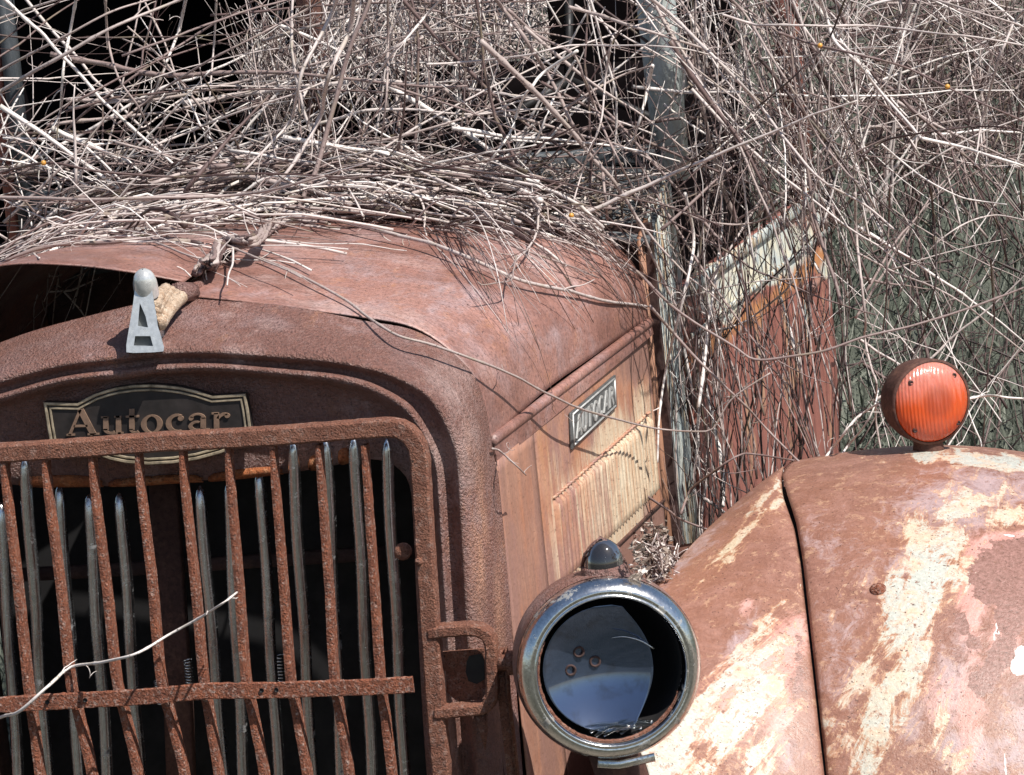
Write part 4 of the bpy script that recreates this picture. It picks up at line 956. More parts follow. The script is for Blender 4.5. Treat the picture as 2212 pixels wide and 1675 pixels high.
# traced stems: points, thickness (picture units), tone, lift above metal, depth, label, berries
T = [
 ([(561,558),(640,590),(752,650),(850,720),(940,745),(1060,790),(1200,860),(1330,905),(1420,925),(1500,930),(1540,924),(1562,888),(1588,855),(1664,806)], 7, .60, [.03,.03,.02,.025,.03,.05,.08,.12,.15,.18], (.35,.55), 'long thin pinkish vine crossing the right hood shoulder and passing over the side name plate', ()),
 ([(600,478),(720,497),(830,522),(960,560),(1060,600),(1120,625),(1200,643),(1300,665),(1400,686)], 11, .70, .02, None, 'thick pale stem running down over the hood to its rear right corner', ()),
 ([(-60,395),(0,374),(102,352),(218,369),(374,376),(544,374),(752,384)], 7, .24, None, .55, 'dark purple-brown stem crossing level above the hood at the far left with a yellow berry', ((95,345),)),
 ([(708,388),(830,378),(963,362),(1060,345),(1133,327),(1250,270)], 6, .20, None, .8, 'dark stem sweeping up to the right across the windscreen foot', ()),
 ([(885,347),(963,364),(1167,391),(1300,415),(1460,449),(1560,490)], 6, .24, None, .85, 'dark stem sloping down to the right above the hood rear', ()),
 ([(-50,424),(0,423),(218,427),(350,424),(493,422),(592,411),(700,380)], 10, .55, None, .50, 'thick pink-grey stem lying level across the left of the hood mat', ()),
 ([(-40,215),(0,195),(102,136),(238,61),(388,3),(470,-30)], 11, .66, None, 1.0, 'thickest pale stem climbing diagonally in front of the left windscreen', ()),
 ([(-40,172),(0,153),(126,85),(238,27),(340,-5)], 8, .6, None, 1.05, 'pale diagonal stem above the thickest stem at the upper left', ()),
 ([(-30,58),(0,44),(119,3),(170,-20)], 8, .7, None, 1.0, 'short pale stem cutting the top left corner of the picture', ()),
 ([(58,354),(120,300),(190,235),(306,150),(432,68),(558,-4)], 8, .42, None, 1.1, 'mauve-brown stem rising from the lower left of the windscreen to its top middle', ()),
 ([(165,-10),(146,78),(134,136),(130,200),(128,248),(100,300),(61,354)], 8, .95, None, 1.08, 'white upright stem bending left at the left windscreen', ()),
 ([(229,-10),(235,88),(258,170),(299,231),(323,289),(330,316),(316,367)], 7, .55, None, 1.02, 'tan stem curving down the middle of the left windscreen', ()),
 ([(730,-15),(711,34),(656,146),(640,210),(626,262),(580,315),(527,371)], 10, .74, None, .9, 'pale stem falling from the windscreen divider and bending left over the hood', ()),
 ([(765,-10),(752,68),(718,136),(700,190),(690,248),(646,326),(599,391),(544,439)], 13, .68, None, .82, 'thick pinkish stem right of the windscreen divider falling to the hood mat', ()),
 ([(146,231),(286,214),(374,200),(442,184),(600,186),(752,185)], 6, .68, None, 1.05, 'thin level stem crossing the left windscreen at mid height', ()),
 ([(330,316),(420,280),(510,245),(646,200),(752,153),(860,100)], 6, .7, None, .95, 'pale stem rising right from the hood mat across the windscreen divider', ()),
 ([(250,270),(316,218),(442,136),(560,75),(667,17),(720,-10)], 7, .5, None, 1.0, 'straight brown stem slanting to the top of the windscreen divider', ()),
 ([(403,-8),(384,61),(360,130),(333,197),(300,260)], 9, .85, None, 1.12, 'short white stem hanging at the upper middle of the left windscreen', ()),
 ([(468,-8),(462,100),(456,204),(450,260),(442,316)], 6, .72, None, 1.08, 'thin pale upright stem in the right part of the left windscreen', ()),
 ([(640,330),(708,313),(810,310),(980,265),(1060,235),(1133,211),(1180,211),(1238,214)], 7, .6, None, 1.0, 'grey stem rising gently across the foot of the right windscreen', ()),
 ([(1245,112),(1174,160),(1150,190),(1133,211),(1117,250),(1102,289),(1070,335),(1038,374)], 9, .97, None, .98, 'bright white stem with an elbow in the middle of the right windscreen', ()),
 ([(1242,133),(1201,204),(1185,245),(1167,289),(1145,330),(1119,377)], 7, .94, None, 1.0, 'second bright white stem beside the elbowed one', ()),
 ([(1323,85),(1312,170),(1303,258),(1280,320),(1259,367),(1240,430),(1232,476)], 6, .72, None, .95, 'thin pinkish stem dropping from right windscreen to hood beside a berry', ((1214,468),)),
 ([(837,-8),(836,90),(834,190),(828,260),(817,340)], 7, .55, None, .95, 'upright pink-brown stem right of the thick pinkish stem', ()),
 ([(960,-10),(919,34),(880,80),(844,119),(780,210),(728,292)], 7, .82, None, .98, 'pale stem leaning left across the middle of the tangle', ()),
 ([(1068,-8),(1090,20),(1116,54),(1150,105),(1184,156),(1210,205),(1238,265),(1270,310),(1300,357),(1308,420),(1313,476)], 11, .52, None, 1.05, 'thick knobbly tan stem falling right across the right windscreen', ()),
 ([(1100,20),(1164,75),(1238,112),(1262,165),(1286,224),(1310,285),(1337,340),(1360,390),(1381,435)], 8, .5, None, 1.02, 'greenish tan stem curving down to the hood rear corner', ()),
 ([(920,142),(997,136),(1130,120),(1200,104),(1252,99),(1340,101),(1460,105),(1540,120)], 6, .78, None, .95, 'long level pale stem across the top of the right windscreen', ()),
 ([(1230,15),(1272,27),(1360,52),(1460,82),(1540,112)], 10, .62, None, 1.0, 'thick grey stem crossing the blue pillar near the top', ()),
 ([(1412,143),(1402,190),(1391,238),(1378,280),(1364,316)], 9, .9, None, 1.15, 'short white stem hanging just left of the blue pillar', ()),
 ([(1080,310),(1150,272),(1220,230),(1286,190),(1350,160),(1408,143)], 8, .6, None, 1.08, 'tan stem rising to the blue pillar across the right windscreen', ()),
 ([(963,194),(1007,235),(1070,248),(1133,258),(1252,292),(1337,316),(1400,345),(1460,381)], 9, .58, None, 1.1, 'pale grey stem sloping down to the right below the windscreen middle', ()),
 ([(620,385),(708,398),(790,410),(878,422),(1034,446),(1110,468),(1184,490),(1280,525),(1371,575),(1460,657),(1579,735),(1630,766),(1715,759),(1783,748),(1868,721),(1987,691),(2106,657),(2230,615)], 9, .46, [.03]*8+[.05], (.5,1.0), 'longest reddish vine, dipping past the cab door then rising to the right edge', ()),
 ([(1400,660),(1460,728),(1504,776),(1583,854),(1651,925),(1732,1004)], 8, .5, None, .95, 'straight brown stem falling diagonally to the fender top', ()),
 ([(1400,480),(1460,548),(1528,609),(1579,704),(1640,770),(1700,830)], 7, .5, None, 1.25, 'grey-brown stem slanting across the cream top of the cab door', ()),
 ([(1775,430),(1739,504),(1726,582),(1698,630),(1637,677),(1586,704),(1530,715)], 7, .72, None, 1.3, 'pale stem arching left in front of the red door', ()),
 ([(1845,420),(1851,510),(1862,600),(1872,690),(1868,725),(1882,793),(1892,827),(1890,900),(1905,985)], 8, .66, None, 1.2, 'upright pale stem just right of the door edge', ()),
 ([(2010,400),(2018,487),(2025,599),(2010,665),(1994,725),(1960,800)], 6, .10, None, 1.0, 'nearly black upright stem in front of the green bank', ()),
 ([(1925,400),(1923,487),(1919,560),(1916,647),(1906,725)], 6, .28, None, 1.1, 'dark brown upright stem right of the door', ()),
 ([(1860,545),(1936,585),(2021,619),(2089,660),(2150,710),(2230,775)], 6, .62, None, 1.4, 'thin pale stem falling right behind the turn signal', ()),
 ([(1560,30),(1623,48),(1664,54),(1770,55),(1885,56),(2000,65),(2106,75),(2230,102)], 7, .74, None, .9, 'long level pale stem along the top right', ()),
 ([(1400,-10),(1460,37),(1530,105),(1596,173),(1650,236),(1698,299),(1766,374),(1868,439),(1933,497)], 9, .74, None, .95, 'long straight pinkish-white stem slanting across the upper right', ()),
 ([(1560,-15),(1610,34),(1664,119),(1725,218),(1766,296),(1827,374),(1865,408),(1890,450)], 7, .55, None, 1.0, 'brown stem slanting parallel and right of the long white one', ()),
 ([(1765,-15),(1785,45),(1803,95),(1851,139),(1900,197),(1953,255),(1990,299)], 10, .85, None, 1.05, 'thick pale stem from the top edge down to a joint above the bank', ()),
 ([(1990,301),(2072,316),(2130,332),(2191,350),(2230,366)], 9, .95, None, 1.0, 'bright white stem leading right from the joint', ()),
 ([(1960,-20),(2018,0),(2100,25),(2184,51),(2230,68)], 7, .66, None, 1.1, 'pale stem crossing the top right corner', ()),
 ([(1680,70),(1749,92),(1834,112),(1900,128),(1970,150),(2072,201),(2140,232),(2230,270)], 7, .36, None, .85, 'dark reddish stem with an orange berry sloping to the right edge', ((1772,93),(2058,170))),
 ([(1860,340),(1909,309),(1970,292),(2040,281),(2106,275),(2181,279),(2230,294)], 6, .14, None, .9, 'dark stem arching over the green bank', ()),
 ([(1902,313),(1950,352),(2004,391),(2072,425),(2120,435),(2174,442)], 5, .93, None, .95, 'bright thin stem ending in front of the green bank', ()),
 ([(1830,-15),(1783,92),(1740,140),(1698,184),(1640,230),(1582,272),(1520,330),(1460,401)], 5, .08, None, .85, 'almost black thin stem slanting down left across the tangle', ()),
 ([(1400,425),(1460,452),(1520,475),(1579,486),(1615,485),(1647,476),(1698,442)], 6, .6, None, 1.1, 'pinkish stem hanging in a shallow loop above the cab door', ()),
 ([(1739,289),(1742,360),(1742,425),(1736,470),(1730,530)], 5, .9, None, 1.15, 'thin white upright stem above the cream door corner', ()),
 ([(497,570),(560,598),(620,622),(656,640)], 6, .6, .03, None, 'short brown twig lying below the gnarled root on the hood', ()),
 ([(507,575),(508,600),(507,616),(500,635),(497,657)], 6, .85, .03, None, 'broken pale twig stub hanging under the gnarled root', ()),
 ([(-20,495),(0,507),(50,538),(85,558)], 7, .8, .03, .3, 'short white twig slanting down on the far left of the hood', ()),
 ([(0,535),(85,517),(200,515),(306,517),(391,545),(440,558),(490,568)], 8, .6, .03, .35, 'brown stem lying across the hood front to the gnarled root', ()),
 ([(2090,861),(2120,857),(2150,856),(2180,860),(2230,862)], 7, 1.0, None, 1.05, 'white twig sticking out to the right behind the orange turn signal', ()),
 ([(-60,1572),(0,1550),(40,1536),(100,1480),(150,1437),(220,1428),(290,1412),(360,1372),(435,1332),(480,1305),(512,1280)], 8, .90, None, -.13, 'single pale twig slanting up in front of the grille bars', ()),
 ([(1382,1066),(1437,1102),(1470,1124),(1548,1150),(1600,1160)], 7, .4, None, .95, 'brown forked stem in the corner between cowl and fender', ()),
 ([(1470,1110),(1494,1055),(1545,1015),(1596,983),(1630,981),(1715,995)], 7, .4, None, .9, 'brown stem bent level above the fender edge', ()),
 ([(1783,993),(1800,968),(1817,946),(1840,915),(1861,895),(1900,870)], 8, .85, None, .95, 'pale stem rising from the fender top left of the turn signal', ()),
 ([(1815,985),(1835,960),(1870,920),(1890,880),(1898,840)], 6, .9, None, 1.0, 'white looped stem beside the turn signal housing', ()),
 ([(1065,968),(1080,972),(1099,990),(1120,1010),(1136,1027)], 5, .6, None, .10, 'short stub twig poking out of the hood seam', ()),
 ([(1172,495),(1170,530),(1164,555),(1143,578),(1120,600),(1109,615)], 7, .7, [.05,.05,.04,.03], None, 'crooked pale twig standing up from the thick hood stem', ()),
 ([(1119,610),(1115,640),(1109,663),(1080,670),(1048,675),(1038,668)], 5, .5, .045, None, 'small bent twig hooked over the hood right of centre', ()),
 ([(943,519),(1048,538),(1140,570),(1235,602),(1296,623)], 6, .5, .018, None, 'brown stem on the hood between the thick stem and the mat', ()),
 ([(1000,485),(1065,504),(1194,538),(1303,578),(1391,623)], 7, .66, .02, None, 'pale stem running over the hood rear shoulder to the cowl', ()),
 ([(700,470),(790,478),(900,490),(1010,505),(1160,500),(1300,520)], 8, .66, .03, None, 'grey stem along the front edge of the vine mat right of centre', ()),
 ([(620,478),(700,500),(800,528),(860,540)], 6, .3, .025, None, 'thin dark stem beside the thick pale hood stem', ()),
 ([(1480,420),(1500,520),(1490,600),(1465,700),(1440,800),(1425,900),(1420,1000)], 9, .9, None, 1.08, 'long white stem hanging down the cowl beside the hood side', ()),
 ([(1700,300),(1640,430),(1560,560),(1520,640)], 8, .7, None, 1.2, 'pale stem leaning left over the belt of the door', ()),
 ([(2212,20),(2190,45),(2170,90),(2150,140),(2120,260),(2110,330)], 8, .7, None, 1.3, 'pale upright branch near the right edge at the top', ()),
 ([(1968,-10),(1955,60),(1935,130),(1905,210)], 5, .85, None, 1.3, 'thin white stem leaning left at the upper right', ()),
 ([(2230,480),(2140,470),(2060,500),(1990,560),(1940,640)], 5, .75, None, 1.5, 'thin pale stem curving down across the green bank', ()),
 ([(2140,560),(2150,700),(2135,800),(2120,1000)], 6, .2, None, 1.8, 'dark sapling stem behind the turn signal', ()),
]
for pts, th_, tn, lift_, Yd, lab, ber in T:
    if Yd is None:
        w3 = place(pts, lift_, None if False else 1.12)
        # resting on the hood: take the metal itself
        w3 = []
        for i, (u, v) in enumerate(pts):
            h = cast(u, v); l = lift_[min(i, len(lift_)-1)] if hasattr(lift_, '__len__') else lift_
            w3.append((h[0]+np.array((.1, -.5, 1.0))*l) if h is not None else P(u, v, .9))
        # undo the shift the lift makes so the run stays smooth
    elif lift_ is None:
        w3 = [P(u, v, Yd+.04*math.sin(i*1.9)) for i, (u, v) in enumerate(pts)]
    else:
        w3 = []
        for i, (u, v) in enumerate(pts):
            Y = Yd if not hasattr(Yd, '__len__') else Yd[0]+(Yd[1]-Yd[0])*i/(len(pts)-1)
            h = cast(u, v); l = lift_[min(i, len(lift_)-1)] if hasattr(lift_, '__len__') else lift_
            if h is not None and h[0][1] < 1.12: 
                p_ = h[0]; d = (p_-CAM)/np.linalg.norm(p_-CAM); w3.append(p_-d*l*1.6)
            else: w3.append(P(u, v, max(Y, .9)))
    vine('dead_vine', w3, th_*K*.5, tn, lab, berries=ber, twigs=1 if len(pts) < 5 else 3)
# gnarled root lying along the hinge
pts = [(418,616),(440,592),(456,574),(493,540),(544,518),(590,505),(640,488),(700,478)]
w3 = []
for u, v in pts:
    k_ = (u-418)/282; h = cast(u, v); q = P(u, v, .17+.5*k_**1.2)
    w3.append(h[0]+np.array((0, -.01, .014)) if h is not None and h[0][1] < .15+.9*k_+.15 and h[0][2] > 1.40 else q)
pp = cr(w3, 70); mb = MB()
for k in range(9):
    ph = np.linspace(0, RNG.uniform(3, 9), 70)+k*.9; rr_ = RNG.uniform(.003, .011)*(1-.3*np.linspace(0, 1, 70)); off = np.stack([np.cos(ph), np.zeros(70), np.sin(ph)], 1)*rr_[:, None]
    i0 = int(RNG.integers(0, 18)); i1 = 70-int(RNG.integers(0, 14))
    tube(mb, (pp+off+RNG.normal(0, .0007, (70, 3)))[i0:i1], (np.linspace(RNG.uniform(.003, .006), .0022, 70)*(1+.3*RNG.random(70)))[i0:i1], 7, tone=float(RNG.choice([.25, .42, .55, .68])))
for _ in range(16):
    i = RNG.integers(0, 60); shoot(mb, pp[i], RNG.normal(0, 1, 3)+(0, -.3, .6), RNG.uniform(.015, .05), .0016, tone())
tag(mb.build('dead_vine', m_vine, origin=pp[0]), 'gnarled thick vine root lying on the hood hinge behind the letter ornament', 'vine')

# ------------------------------------------------------------------ random growth
def rdir(u, v):  # direction in the upright plane facing the viewer, from picture angle
    return CR*u+CU*v
def grow(p, d, ln, wander=.12, bend=None, seg=None):
    """straight runs between nodes, a small kink at each node"""
    sl_ = RNG.uniform(.055, .11); n = max(2, int(round(ln/sl_))); d = d/np.linalg.norm(d); q = [p]
    b = RNG.normal(0, .022, 3)
    for i in range(n):
        d = d+b+RNG.normal(0, wander*.62, 3)*(1.9 if RNG.random() < .12 else 1); d = d/np.linalg.norm(d)
        e = q[-1]+d*ln/n; o_ = RNG.normal(0, ln/n*.012, 3)
        q += [q[-1]+(e-q[-1])*.33+o_, q[-1]+(e-q[-1])*.68+o_, e]
    return np.array(q)
def clear(q, r, push=.004):
    out = q.copy()
    for i, p in enumerate(q):
        h = BVH.find_nearest(Vector(p), .06)
        if h[0] is None: continue
        nrm_ = np.array(p)-np.array(h[0]); 
        toward = np.array(h[1]); 
        if toward[2] < -.2 or (abs(toward[2]) < .3 and toward@(-F) < 0): toward = -toward
        sd = nrm_@toward
        if sd < r+.001: out[i] = p+toward*(r+.002-sd)
    return out
USED = set()
def describe(q, r, tn, kind):
    us, vs = J3(q); i, j = (0, -1) if us[0] < us[-1] else (-1, 0)
    a = math.degrees(math.atan2(vs[i]-vs[j], us[j]-us[i])); u, v = us.mean(), vs.mean()
    lean = ('nearly upright' if abs(a) > 72 else 'rising steeply right' if a > 42 else 'rising gently right' if a > 14 else 'nearly level' if a > -14 else 'falling gently right' if a > -42 else 'falling steeply right')
    col = 'dark brown' if tn < .2 else 'reddish brown' if tn < .38 else 'mauve-grey' if tn < .55 else 'tan-grey' if tn < .7 else 'pale' if tn < .85 else 'bleached'
    th = 'thick' if r > .0042 else 'slender'
    if v < 375:
        at = 'at far left' if u < 150 else 'before left windscreen' if u < 400 else 'left of windscreen divider' if u < 620 else 'across windscreen divider' if u < 760 else 'right of windscreen divider' if u < 980 else 'before right windscreen' if u < 1220 else 'left of blue pillar' if u < 1420 else 'across blue pillar' if u < 1520 else 'above cab door' if u < 1700 else 'above door edge' if u < 1850 else 'above green bank' if u < 2050 else 'at top right corner'
        at += ', top' if v < 110 else ', middle' if v < 230 else ', bottom'
    elif u < 1400: at = ('on hood mat behind ornament' if 200 < u < 450 else 'on hood mat, far left' if u <= 200 else 'on hood mat by gnarled root' if u < 720 else 'on hood mat right of root' if u < 1000 else 'on hood mat, right shoulder' if u < 1250 else 'at hood rear corner')+(', back edge' if v < 430 else ', front edge' if v > 480 else ', middle')
    elif u < 1560: at = 'beside blue cowl, '+('upper' if v < 600 else 'middle' if v < 850 else 'lower')
    elif u < 1700: at = 'over left of red door, '+('upper' if v < 600 else 'middle' if v < 850 else 'lower')
    elif u < 1850: at = 'over right of red door, '+('upper' if v < 600 else 'middle' if v < 850 else 'lower')
    elif u < 2000: at = 'between door and green bank, '+('upper' if v < 600 else 'lower')
    else: at = 'against green bank, '+('upper' if v < 600 else 'lower')
    return f'{th} {col} stem {lean} {at}'

def emit(bag, q, r, tn, group, indiv, twig=.5, cl=.25, nside=5):
    """one stem: an object of its own while `indiv` lasts, else part of the uncountable mass"""
    L_ = np.linalg.norm(np.diff(q, axis=0), axis=1).sum()
    if indiv:
        lab_ = describe(q, r, tn, group[0]); indiv = lab_ not in USED; USED.add(lab_)
    mb = MB() if indiv else bag
    n = len(q); 
    if indiv: q = cr(q, int(n*1.9)); n = len(q)
    tube(mb, q, stem_profile(n, L_, r, RNG.uniform(.06, .1)), 6 if indiv else nside, tone=tn)
    if r > .0015 and RNG.random() < .55:      # a fork
        i = int(RNG.integers(n//4, max(n//4+1, n-2))); d_ = q[min(i+1, n-1)]-q[max(0, i-1)]; d_ = d_/(np.linalg.norm(d_)+1e-9)+RNG.normal(0, .42, 3)
        fk = grow(q[i], d_, RNG.uniform(.10, .30), .14); tube(mb, fk, np.linspace(r*.55, r*.22, len(fk)), 5, tone=tn)
    if RNG.random() < twig:
        i = RNG.integers(1, n-1); shoot(mb, q[i], RNG.normal(0, 1, 3)+(q[min(i+1, n-1)]-q[i-1])*30, RNG.uniform(.015, .06), r*.5, tn)
    if RNG.random() < cl:
        i = RNG.integers(1, n-1); curl(mb, q[i], max(.0006, r*.3), tn, RNG.uniform(.005, .014))
    if indiv:
        nm, lab, grp = group; o = mb.build(nm, m_vine, origin=q[0]); tag(o, lab_, 'vine' if nm == 'dead_vine' else 'sapling', grp)
def inpoly(u, v, poly):
    c_ = False; n = len(poly)
    for i in range(n):
        (x0, y0), (x1, y1) = poly[i], poly[i-1]
        if (y0 > v) != (y1 > v) and u < (x1-x0)*(v-y0)/(y1-y0)+x0: c_ = not c_
    return c_
def rnd_in(poly):
    us = [p[0] for p in poly]; vs = [p[1] for p in poly]
    while True:
        u, v = RNG.uniform(min(us), max(us)), RNG.uniform(min(vs), max(vs))
        if inpoly(u, v, poly): return u, v

# mat of stems on the rear of the hood
matpoly = [(-80,380),(300,375),(700,375),(1150,385),(1420,430),(1440,520),(1330,520),(1200,500),(1000,490),(850,492),(640,470),(560,490),(480,520),(400,535),(200,535),(-80,540)]
bag = MB(); g_hood = ('dead_vine', 'bare stem lying flat in the dense vine mat on the rear of the hood', 'vine stems matted on the hood')
ni = 0
for k in range(1350):
    u, v = rnd_in(matpoly)
    if v > 470 and u < 620 and RNG.random() < .45: continue
    h = cast(u, v); lay = RNG.random()
    base_ = h[0] if h is not None and h[0][1] < 1.15 else P(u, v, 1.0)
    edge_t = np.clip((520-v)/110, .12, 1)
    hh = lay*(.012+.055*edge_t)
    p = base_+np.array((0, -.2, 1))*hh+.003
    ln = RNG.uniform(.12, .5) if RNG.random() < .75 else RNG.uniform(.4, .8)
    rt_ = np.clip((u-950)/350, 0, 1); ln *= 1-.45*rt_; a = RNG.normal(-.02, .32+.3*rt_) if RNG.random() < .62-.25*rt_ else RNG.uniform(-1.2, 1.2)
    sg_ = 1 if RNG.random() < .5 else -1
    d = np.array((math.cos(a)*sg_, math.sin(a)*.9*sg_, RNG.normal(0, .05))); arch_ = RNG.uniform(0, .05) if RNG.random() < .3 else 0
    q = grow(p-d*ln*.5, d, ln, .09)
    # drape: follow the metal below, sag past its edges
    for i in range(len(q)):
        z = down(float(np.clip(q[i, 0], -.47, .47)), float(np.clip(q[i, 1], .2, 1.07)))
        if z is None: continue
        ov = max(0, abs(q[i, 0])-.47); zz_ = z-ov*1.1-ov*ov*5
        q[i, 2] = max(zz_+.003+hh*(.8+.4*math.sin(i)), min(q[i, 2], zz_+.003+hh*1.3))+arch_*math.sin(math.pi*i/(len(q)-1))
    q = q[(q[:, 0] < RNG.uniform(.36, .50)) & (q[:, 0] > -.55)]
    if len(q) < 4: continue
    r = float(RNG.choice([.0013, .0019, .0026, .0036, .0050], p=[.25, .24, .21, .19, .11]))
    ind = r > .003 and ni < 75
    ni += ind
    emit(bag, q, r, tone(), g_hood, ind, .4, .3)
for k in range(44):
    u0_, v0_ = RNG.uniform(900, 1330), RNG.uniform(478, 520); a = R_(-RNG.uniform(12, 62)); ln = RNG.uniform(90, 360); pts_ = []; lf2 = RNG.uniform(.012, .055)
    for t in np.linspace(0, 1, 6):
        u = u0_+ln*t*math.cos(a); v = v0_-ln*t*math.sin(a)+40*t*t
        h = cast(u, v)
        if h is None or h[0][1] > 1.15 or u > 1405: break
        pts_.append(h[0]+np.array((.12, -.3, .9))*(.004+lf2*math.sin(2.6*t)))
    if len(pts_) > 3: emit(bag, cr(pts_, 14), RNG.uniform(.0009, .0016), tone(), g_hood, False, .5, .4)
for k in range(16):
    u0_, v0_ = RNG.uniform(820, 1300), RNG.uniform(470, 510); a = R_(-RNG.uniform(8, 60)); ln = RNG.uniform(200, 420); pts_ = []; hm = RNG.uniform(.04, .11)
    for t in np.linspace(0, 1, 7):
        u = u0_+ln*t*math.cos(a); v = v0_-ln*t*math.sin(a)+50*t*t; h = cast(u, v)
        if h is None or h[0][1] > 1.15 or u > 1410: break
        pts_.append(h[0]+np.array((.2, -.35, .9))*(.003+hm*math.sin(math.pi*min(1, t*1.0))**.8))
    if len(pts_) > 4: emit(bag, cr(pts_, 22), RNG.uniform(.0012, .0022), float(RNG.choice([.15, .3, .5, .8])), g_hood, False, .8, .5)
tag(bag.build('vine_mat', m_vine), 'dense mat of thin dead vine stems covering the rear of the hood', 'vines', kind='stuff')
# leaf and bark litter inside the mat
lf = MB()
for k in range(9000):
    u, v = rnd_in(matpoly) if RNG.random() < .93 else (RNG.uniform(1370, 1450), RNG.uniform(1190, 1260))
    if v > 485 and RNG.random() < .8 and v < 1000: continue
    h = cast(u, v)
    if h is None: continue
    p = h[0]+np.array((0, -.1, 1))*RNG.uniform(.001, .055); s1 = RNG.uniform(.003, .011); a = RNG.random(3)*6
    Rm = np.array(Matrix.Rotation(a[0], 3, 'Z')@Matrix.Rotation(RNG.normal(0, .6), 3, 'X')@Matrix.Rotation(RNG.normal(0, .6), 3, 'Y'))
    shp = np.array([(-1, 0, 0), (-.3, .42, .12), (.5, .35, -.1), (1, 0, .1), (.4, -.4, .15), (-.4, -.36, -.1)])*s1*(1, RNG.uniform(.3, 1), 1)
    lf.add(shp@Rm.T+p, [(0, 1, 2, 3, 4, 5)], tone=RNG.random())
tag(lf.build('leaf_litter', m_leaf, smooth=False), 'crumbled dead leaves and bark caught under the stems', 'leaf litter', kind='stuff')
# little heap of chaff in the corner by the fender
cf = MB()
for k in range(420):
    u, v = RNG.normal(1425, 26), RNG.uniform(1160, 1262)
    if v < 1160+abs(u-1425)*1.2: continue
    Yc = .60+RNG.normal(0, .03); p = P(u, v, Yc)
    shoot(cf, p, RNG.normal(0, 1, 3), RNG.uniform(.008, .035), RNG.uniform(.0008, .0018), tone())
tag(cf.build('chaff_heap', m_vine), 'heap of broken twig bits wedged behind the headlight', 'twig litter', kind='stuff')

# curtain in front of the windscreen
bag = MB(); g_ws = ('dead_vine', 'bare stem hanging in the open tangle before the windscreen', 'vine stems before the windscreen'); ni = 0
def curtain(N, poly, Y0, Y1, angs, lens, rad, bag, grp, maxind, dens=None, wander=.12, tones=None, rmin=.0028, umin=None, cut=False):
    ni = 0
    for k in range(N):
        u, v = rnd_in(poly)
        if dens is not None and RNG.random() > dens(u, v): continue
        Y = RNG.uniform(Y0, Y1); p = P(u, v, Y); a = R_(float(angs(u, v))); ln = RNG.uniform(*lens)
        d = rdir(math.cos(a), math.sin(a))+np.array((0, RNG.normal(0, .25), 0))
        q = grow(p-d/np.linalg.norm(d)*ln*.5, d, ln, wander)
        if cut and RNG.random() < .45:
            uu_, vv_ = J3(q); q = q[~((uu_ > 1570) & (vv_ > 500))]
            if len(q) < 4 or np.linalg.norm(np.diff(q, axis=0), axis=1).max() > .08: continue
        if umin is not None:
            q = q[J3(q)[0] > umin]
            if len(q) < 4: continue
        r = float(rad()); ind = r > rmin and ni < maxind
        ni += ind; emit(bag, q, r, tone() if tones is None else float(tones()), grp, ind)
def dws(u, v):
    if u < 560: return .07 if v < 290 else .20
    if u < 930: return .20
    if u < 1400: return .075 if 40 < v < 340 else .16
    return .08
angs = lambda u, v: RNG.choice([RNG.normal(32, 14), RNG.normal(100, 18), RNG.normal(-38, 20), RNG.normal(5, 14)], p=[.42, .28, .18, .12] if u < 900 else [.28, .26, .34, .12])
rads = lambda: RNG.choice([.0008, .0014, .0022, .0033, .0048], p=[.24, .24, .24, .19, .09])
curtain(1100, [(-60,-40),(1440,-40),(1440,430),(1200,400),(900,380),(-60,400)], 1.0, 1.36, angs, (.25, 1.1), rads, bag, g_ws, 60, dws)
# thick low fringe where the curtain meets the hood
curtain(600, [(-60,280),(500,290),(1000,330),(1420,340),(1440,430),(-60,400)], .85, 1.25, lambda u, v: RNG.choice([RNG.normal(15, 14), RNG.normal(-12, 16), RNG.normal(60, 30)]), (.08, .4), rads, bag, g_ws, 0, lambda u, v: .25 if u < 900 else .05)
tag(bag.build('vine_tangle', m_vine), 'loose tangle of thin stems before the windscreen', 'vines', kind='stuff')

# inside and behind the middle window
bag = MB(); curtain(280, [(690,-60),(1130,-60),(1100,180),(960,230),(690,240)], 1.15, 1.7, lambda u, v: RNG.choice([RNG.normal(95, 16), RNG.normal(50, 20), RNG.normal(-50, 20)]), (.08, .35), lambda: RNG.choice([.0010, .0015, .002]), bag, g_ws, 0, wander=.25)
curtain(260, [(540,90),(640,60),(640,230),(540,240)], 1.3, 1.5, lambda u, v: RNG.normal(90, 20), (.05, .2), lambda: .0012, bag, g_ws, 0, wander=.3)
tag(bag.build('vine_tangle', m_vine), 'fine thicket of tendrils crowding the middle of the windscreen', 'vines', kind='stuff')

# curtain down the cab side
g_cab = ('dead_vine', 'bare stem hanging upright over the cowl and red cab door', 'vine stems hanging down the cab side')
cabpoly = [(1400,-40),(1860,-40),(1870,300),(1880,700),(1800,985),(1700,1010),(1560,1110),(1470,1190),(1410,1150),(1395,900),(1400,700),(1350,540),(1380,300)]
bag = MB()
def cang(u, v):
    if v < 420: return RNG.choice([RNG.normal(97, 13), RNG.normal(-52, 12), RNG.normal(60, 25), RNG.normal(5, 20)], p=[.44, .34, .15, .07])
    return RNG.choice([RNG.normal(96, 8), RNG.normal(108, 9), RNG.normal(-48, 12), RNG.normal(35, 15)], p=[.48, .26, .18, .08])
def dcab(u, v):
    if v > 480 and u > 1560: return .04
    if v > 480: return .13
    if 1405 < u < 1500 and v < 420: return .02
    return .16
curtain(1500, cabpoly, 1.12, 1.44, cang, (.2, .95), lambda: RNG.choice([.0008, .0013, .0020, .0030, .0044], p=[.24, .30, .24, .16, .06]), bag, g_cab, 75, dcab, cut=True)
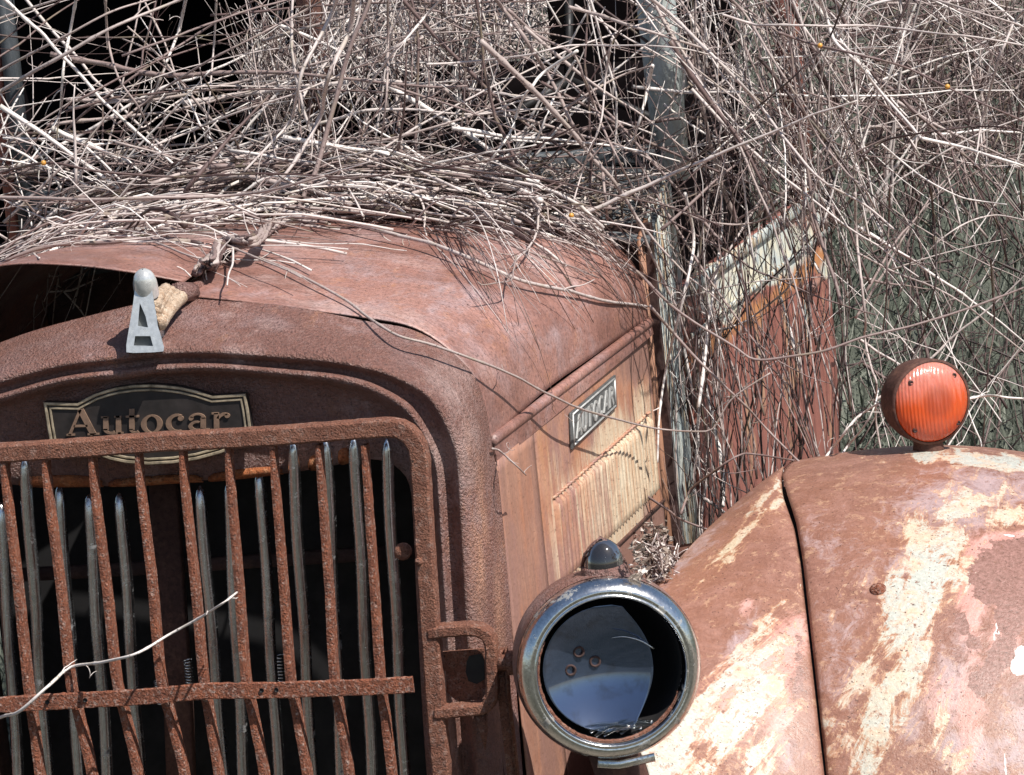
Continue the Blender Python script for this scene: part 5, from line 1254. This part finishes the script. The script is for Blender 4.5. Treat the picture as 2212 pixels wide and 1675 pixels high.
curtain(120, [(1420,540),(1560,470),(1840,430),(1850,960),(1560,1090),(1440,1150)], 1.20, 1.30, lambda u, v: RNG.normal(94, 9), (.15, .6), lambda: RNG.choice([.0010, .0014, .0020]), bag, g_cab, 0, tones=lambda: RNG.choice([.05, .15, .3, .7]))
curtain(200, [(1480,-40),(1850,-40),(1850,420),(1560,430),(1480,300)], 1.2, 1.5, cang, (.08, .4), lambda: RNG.choice([.0010, .0016, .0022]), bag, g_cab, 0)
tag(bag.build('vine_tangle', m_vine), 'hanging thicket of dead stems over the cab side', 'vines', kind='stuff')

# brush right of the cab, before the bank
g_br = ('bare_sapling', 'thin bare brush stem standing against the green bank', 'brush stems against the bank')
bag = MB()
brpoly = [(1830,-40),(2260,-40),(2260,1000),(2110,1000),(1850,985)]
dbr = lambda u, v: (.15 if v < 300 else .07 if u < 1930 or v < 420 else .034)
curtain(2000, brpoly, 1.5, 2.9, lambda u, v: RNG.choice([RNG.normal(100, 16), RNG.normal(-40, 16), RNG.normal(40, 22), RNG.normal(65, 12), RNG.normal(0, 15)], p=[.26, .28, .2, .16, .10]), (.2, 1.0), lambda: RNG.choice([.0008, .0013, .0020, .0029, .0040], p=[.28, .32, .23, .12, .05]), bag, g_br, 55, dbr, umin=1848)
curtain(380, [(1830,-40),(2260,-40),(2260,330),(1900,320)], 2.6, 4.2, lambda u, v: RNG.uniform(0, 180), (.15, .6), lambda: RNG.choice([.0014, .002, .003]), bag, g_br, 0, tones=lambda: RNG.choice([.05, .12, .3, .6]))
curtain(100, [(1900,300),(2260,300),(2260,1020),(1900,1020)], 3.0, 5.2, lambda u, v: RNG.normal(90, 45), (.15, .6), lambda: RNG.choice([.0016, .0024, .0034]), bag, g_br, 0, tones=lambda: RNG.choice([.05, .15, .3]))
tag(bag.build('brush_thicket', m_vine), 'far thicket of bare brush to the right of the cab', 'brush', kind='stuff')
# thicket behind the rear window
bag = MB(); curtain(600, [(600,-80),(1200,-80),(1200,260),(600,260)], 2.75, 3.6, lambda u, v: RNG.uniform(0, 180), (.1, .5), lambda: RNG.choice([.0015, .0022, .003]), bag, g_br, 0, tones=lambda: RNG.choice([.5, .7, .9]))
tag(bag.build('brush_thicket', m_vine), 'pale brush seen through the rear window of the cab', 'brush', kind='stuff')

# grass on the bank
gr = MB(); NB = 42000
gx = RNG.uniform(-1.6, 1.9, NB); gy = RNG.uniform(3.2, 11, NB)
gzv = gz(gx, gy); hgt = RNG.uniform(.04, .16, NB); lean = RNG.normal(0, .05, (NB, 2)); wd = RNG.uniform(.002, .005, NB)
b_ = np.stack([gx, gy, gzv], 1); tp_ = b_+np.stack([lean[:, 0], lean[:, 1], hgt], 1)
side_ = np.stack([wd, wd*0, wd*0], 1)
Vg = np.stack([b_-side_, b_+side_, tp_], 1).reshape(-1, 3)
tn_ = np.repeat(np.clip(RNG.normal(.45, .22, NB), 0, 1), 3)
gr.v = [Vg]; gr.n = len(Vg); gr.f = [(3*i, 3*i+1, 3*i+2) for i in range(NB)]; gr.a = {'tone': [(0, tn_)]}
tag(gr.build('grass', m_grass, smooth=False), 'dull green grass on the bank behind the truck', 'grass', kind='stuff')
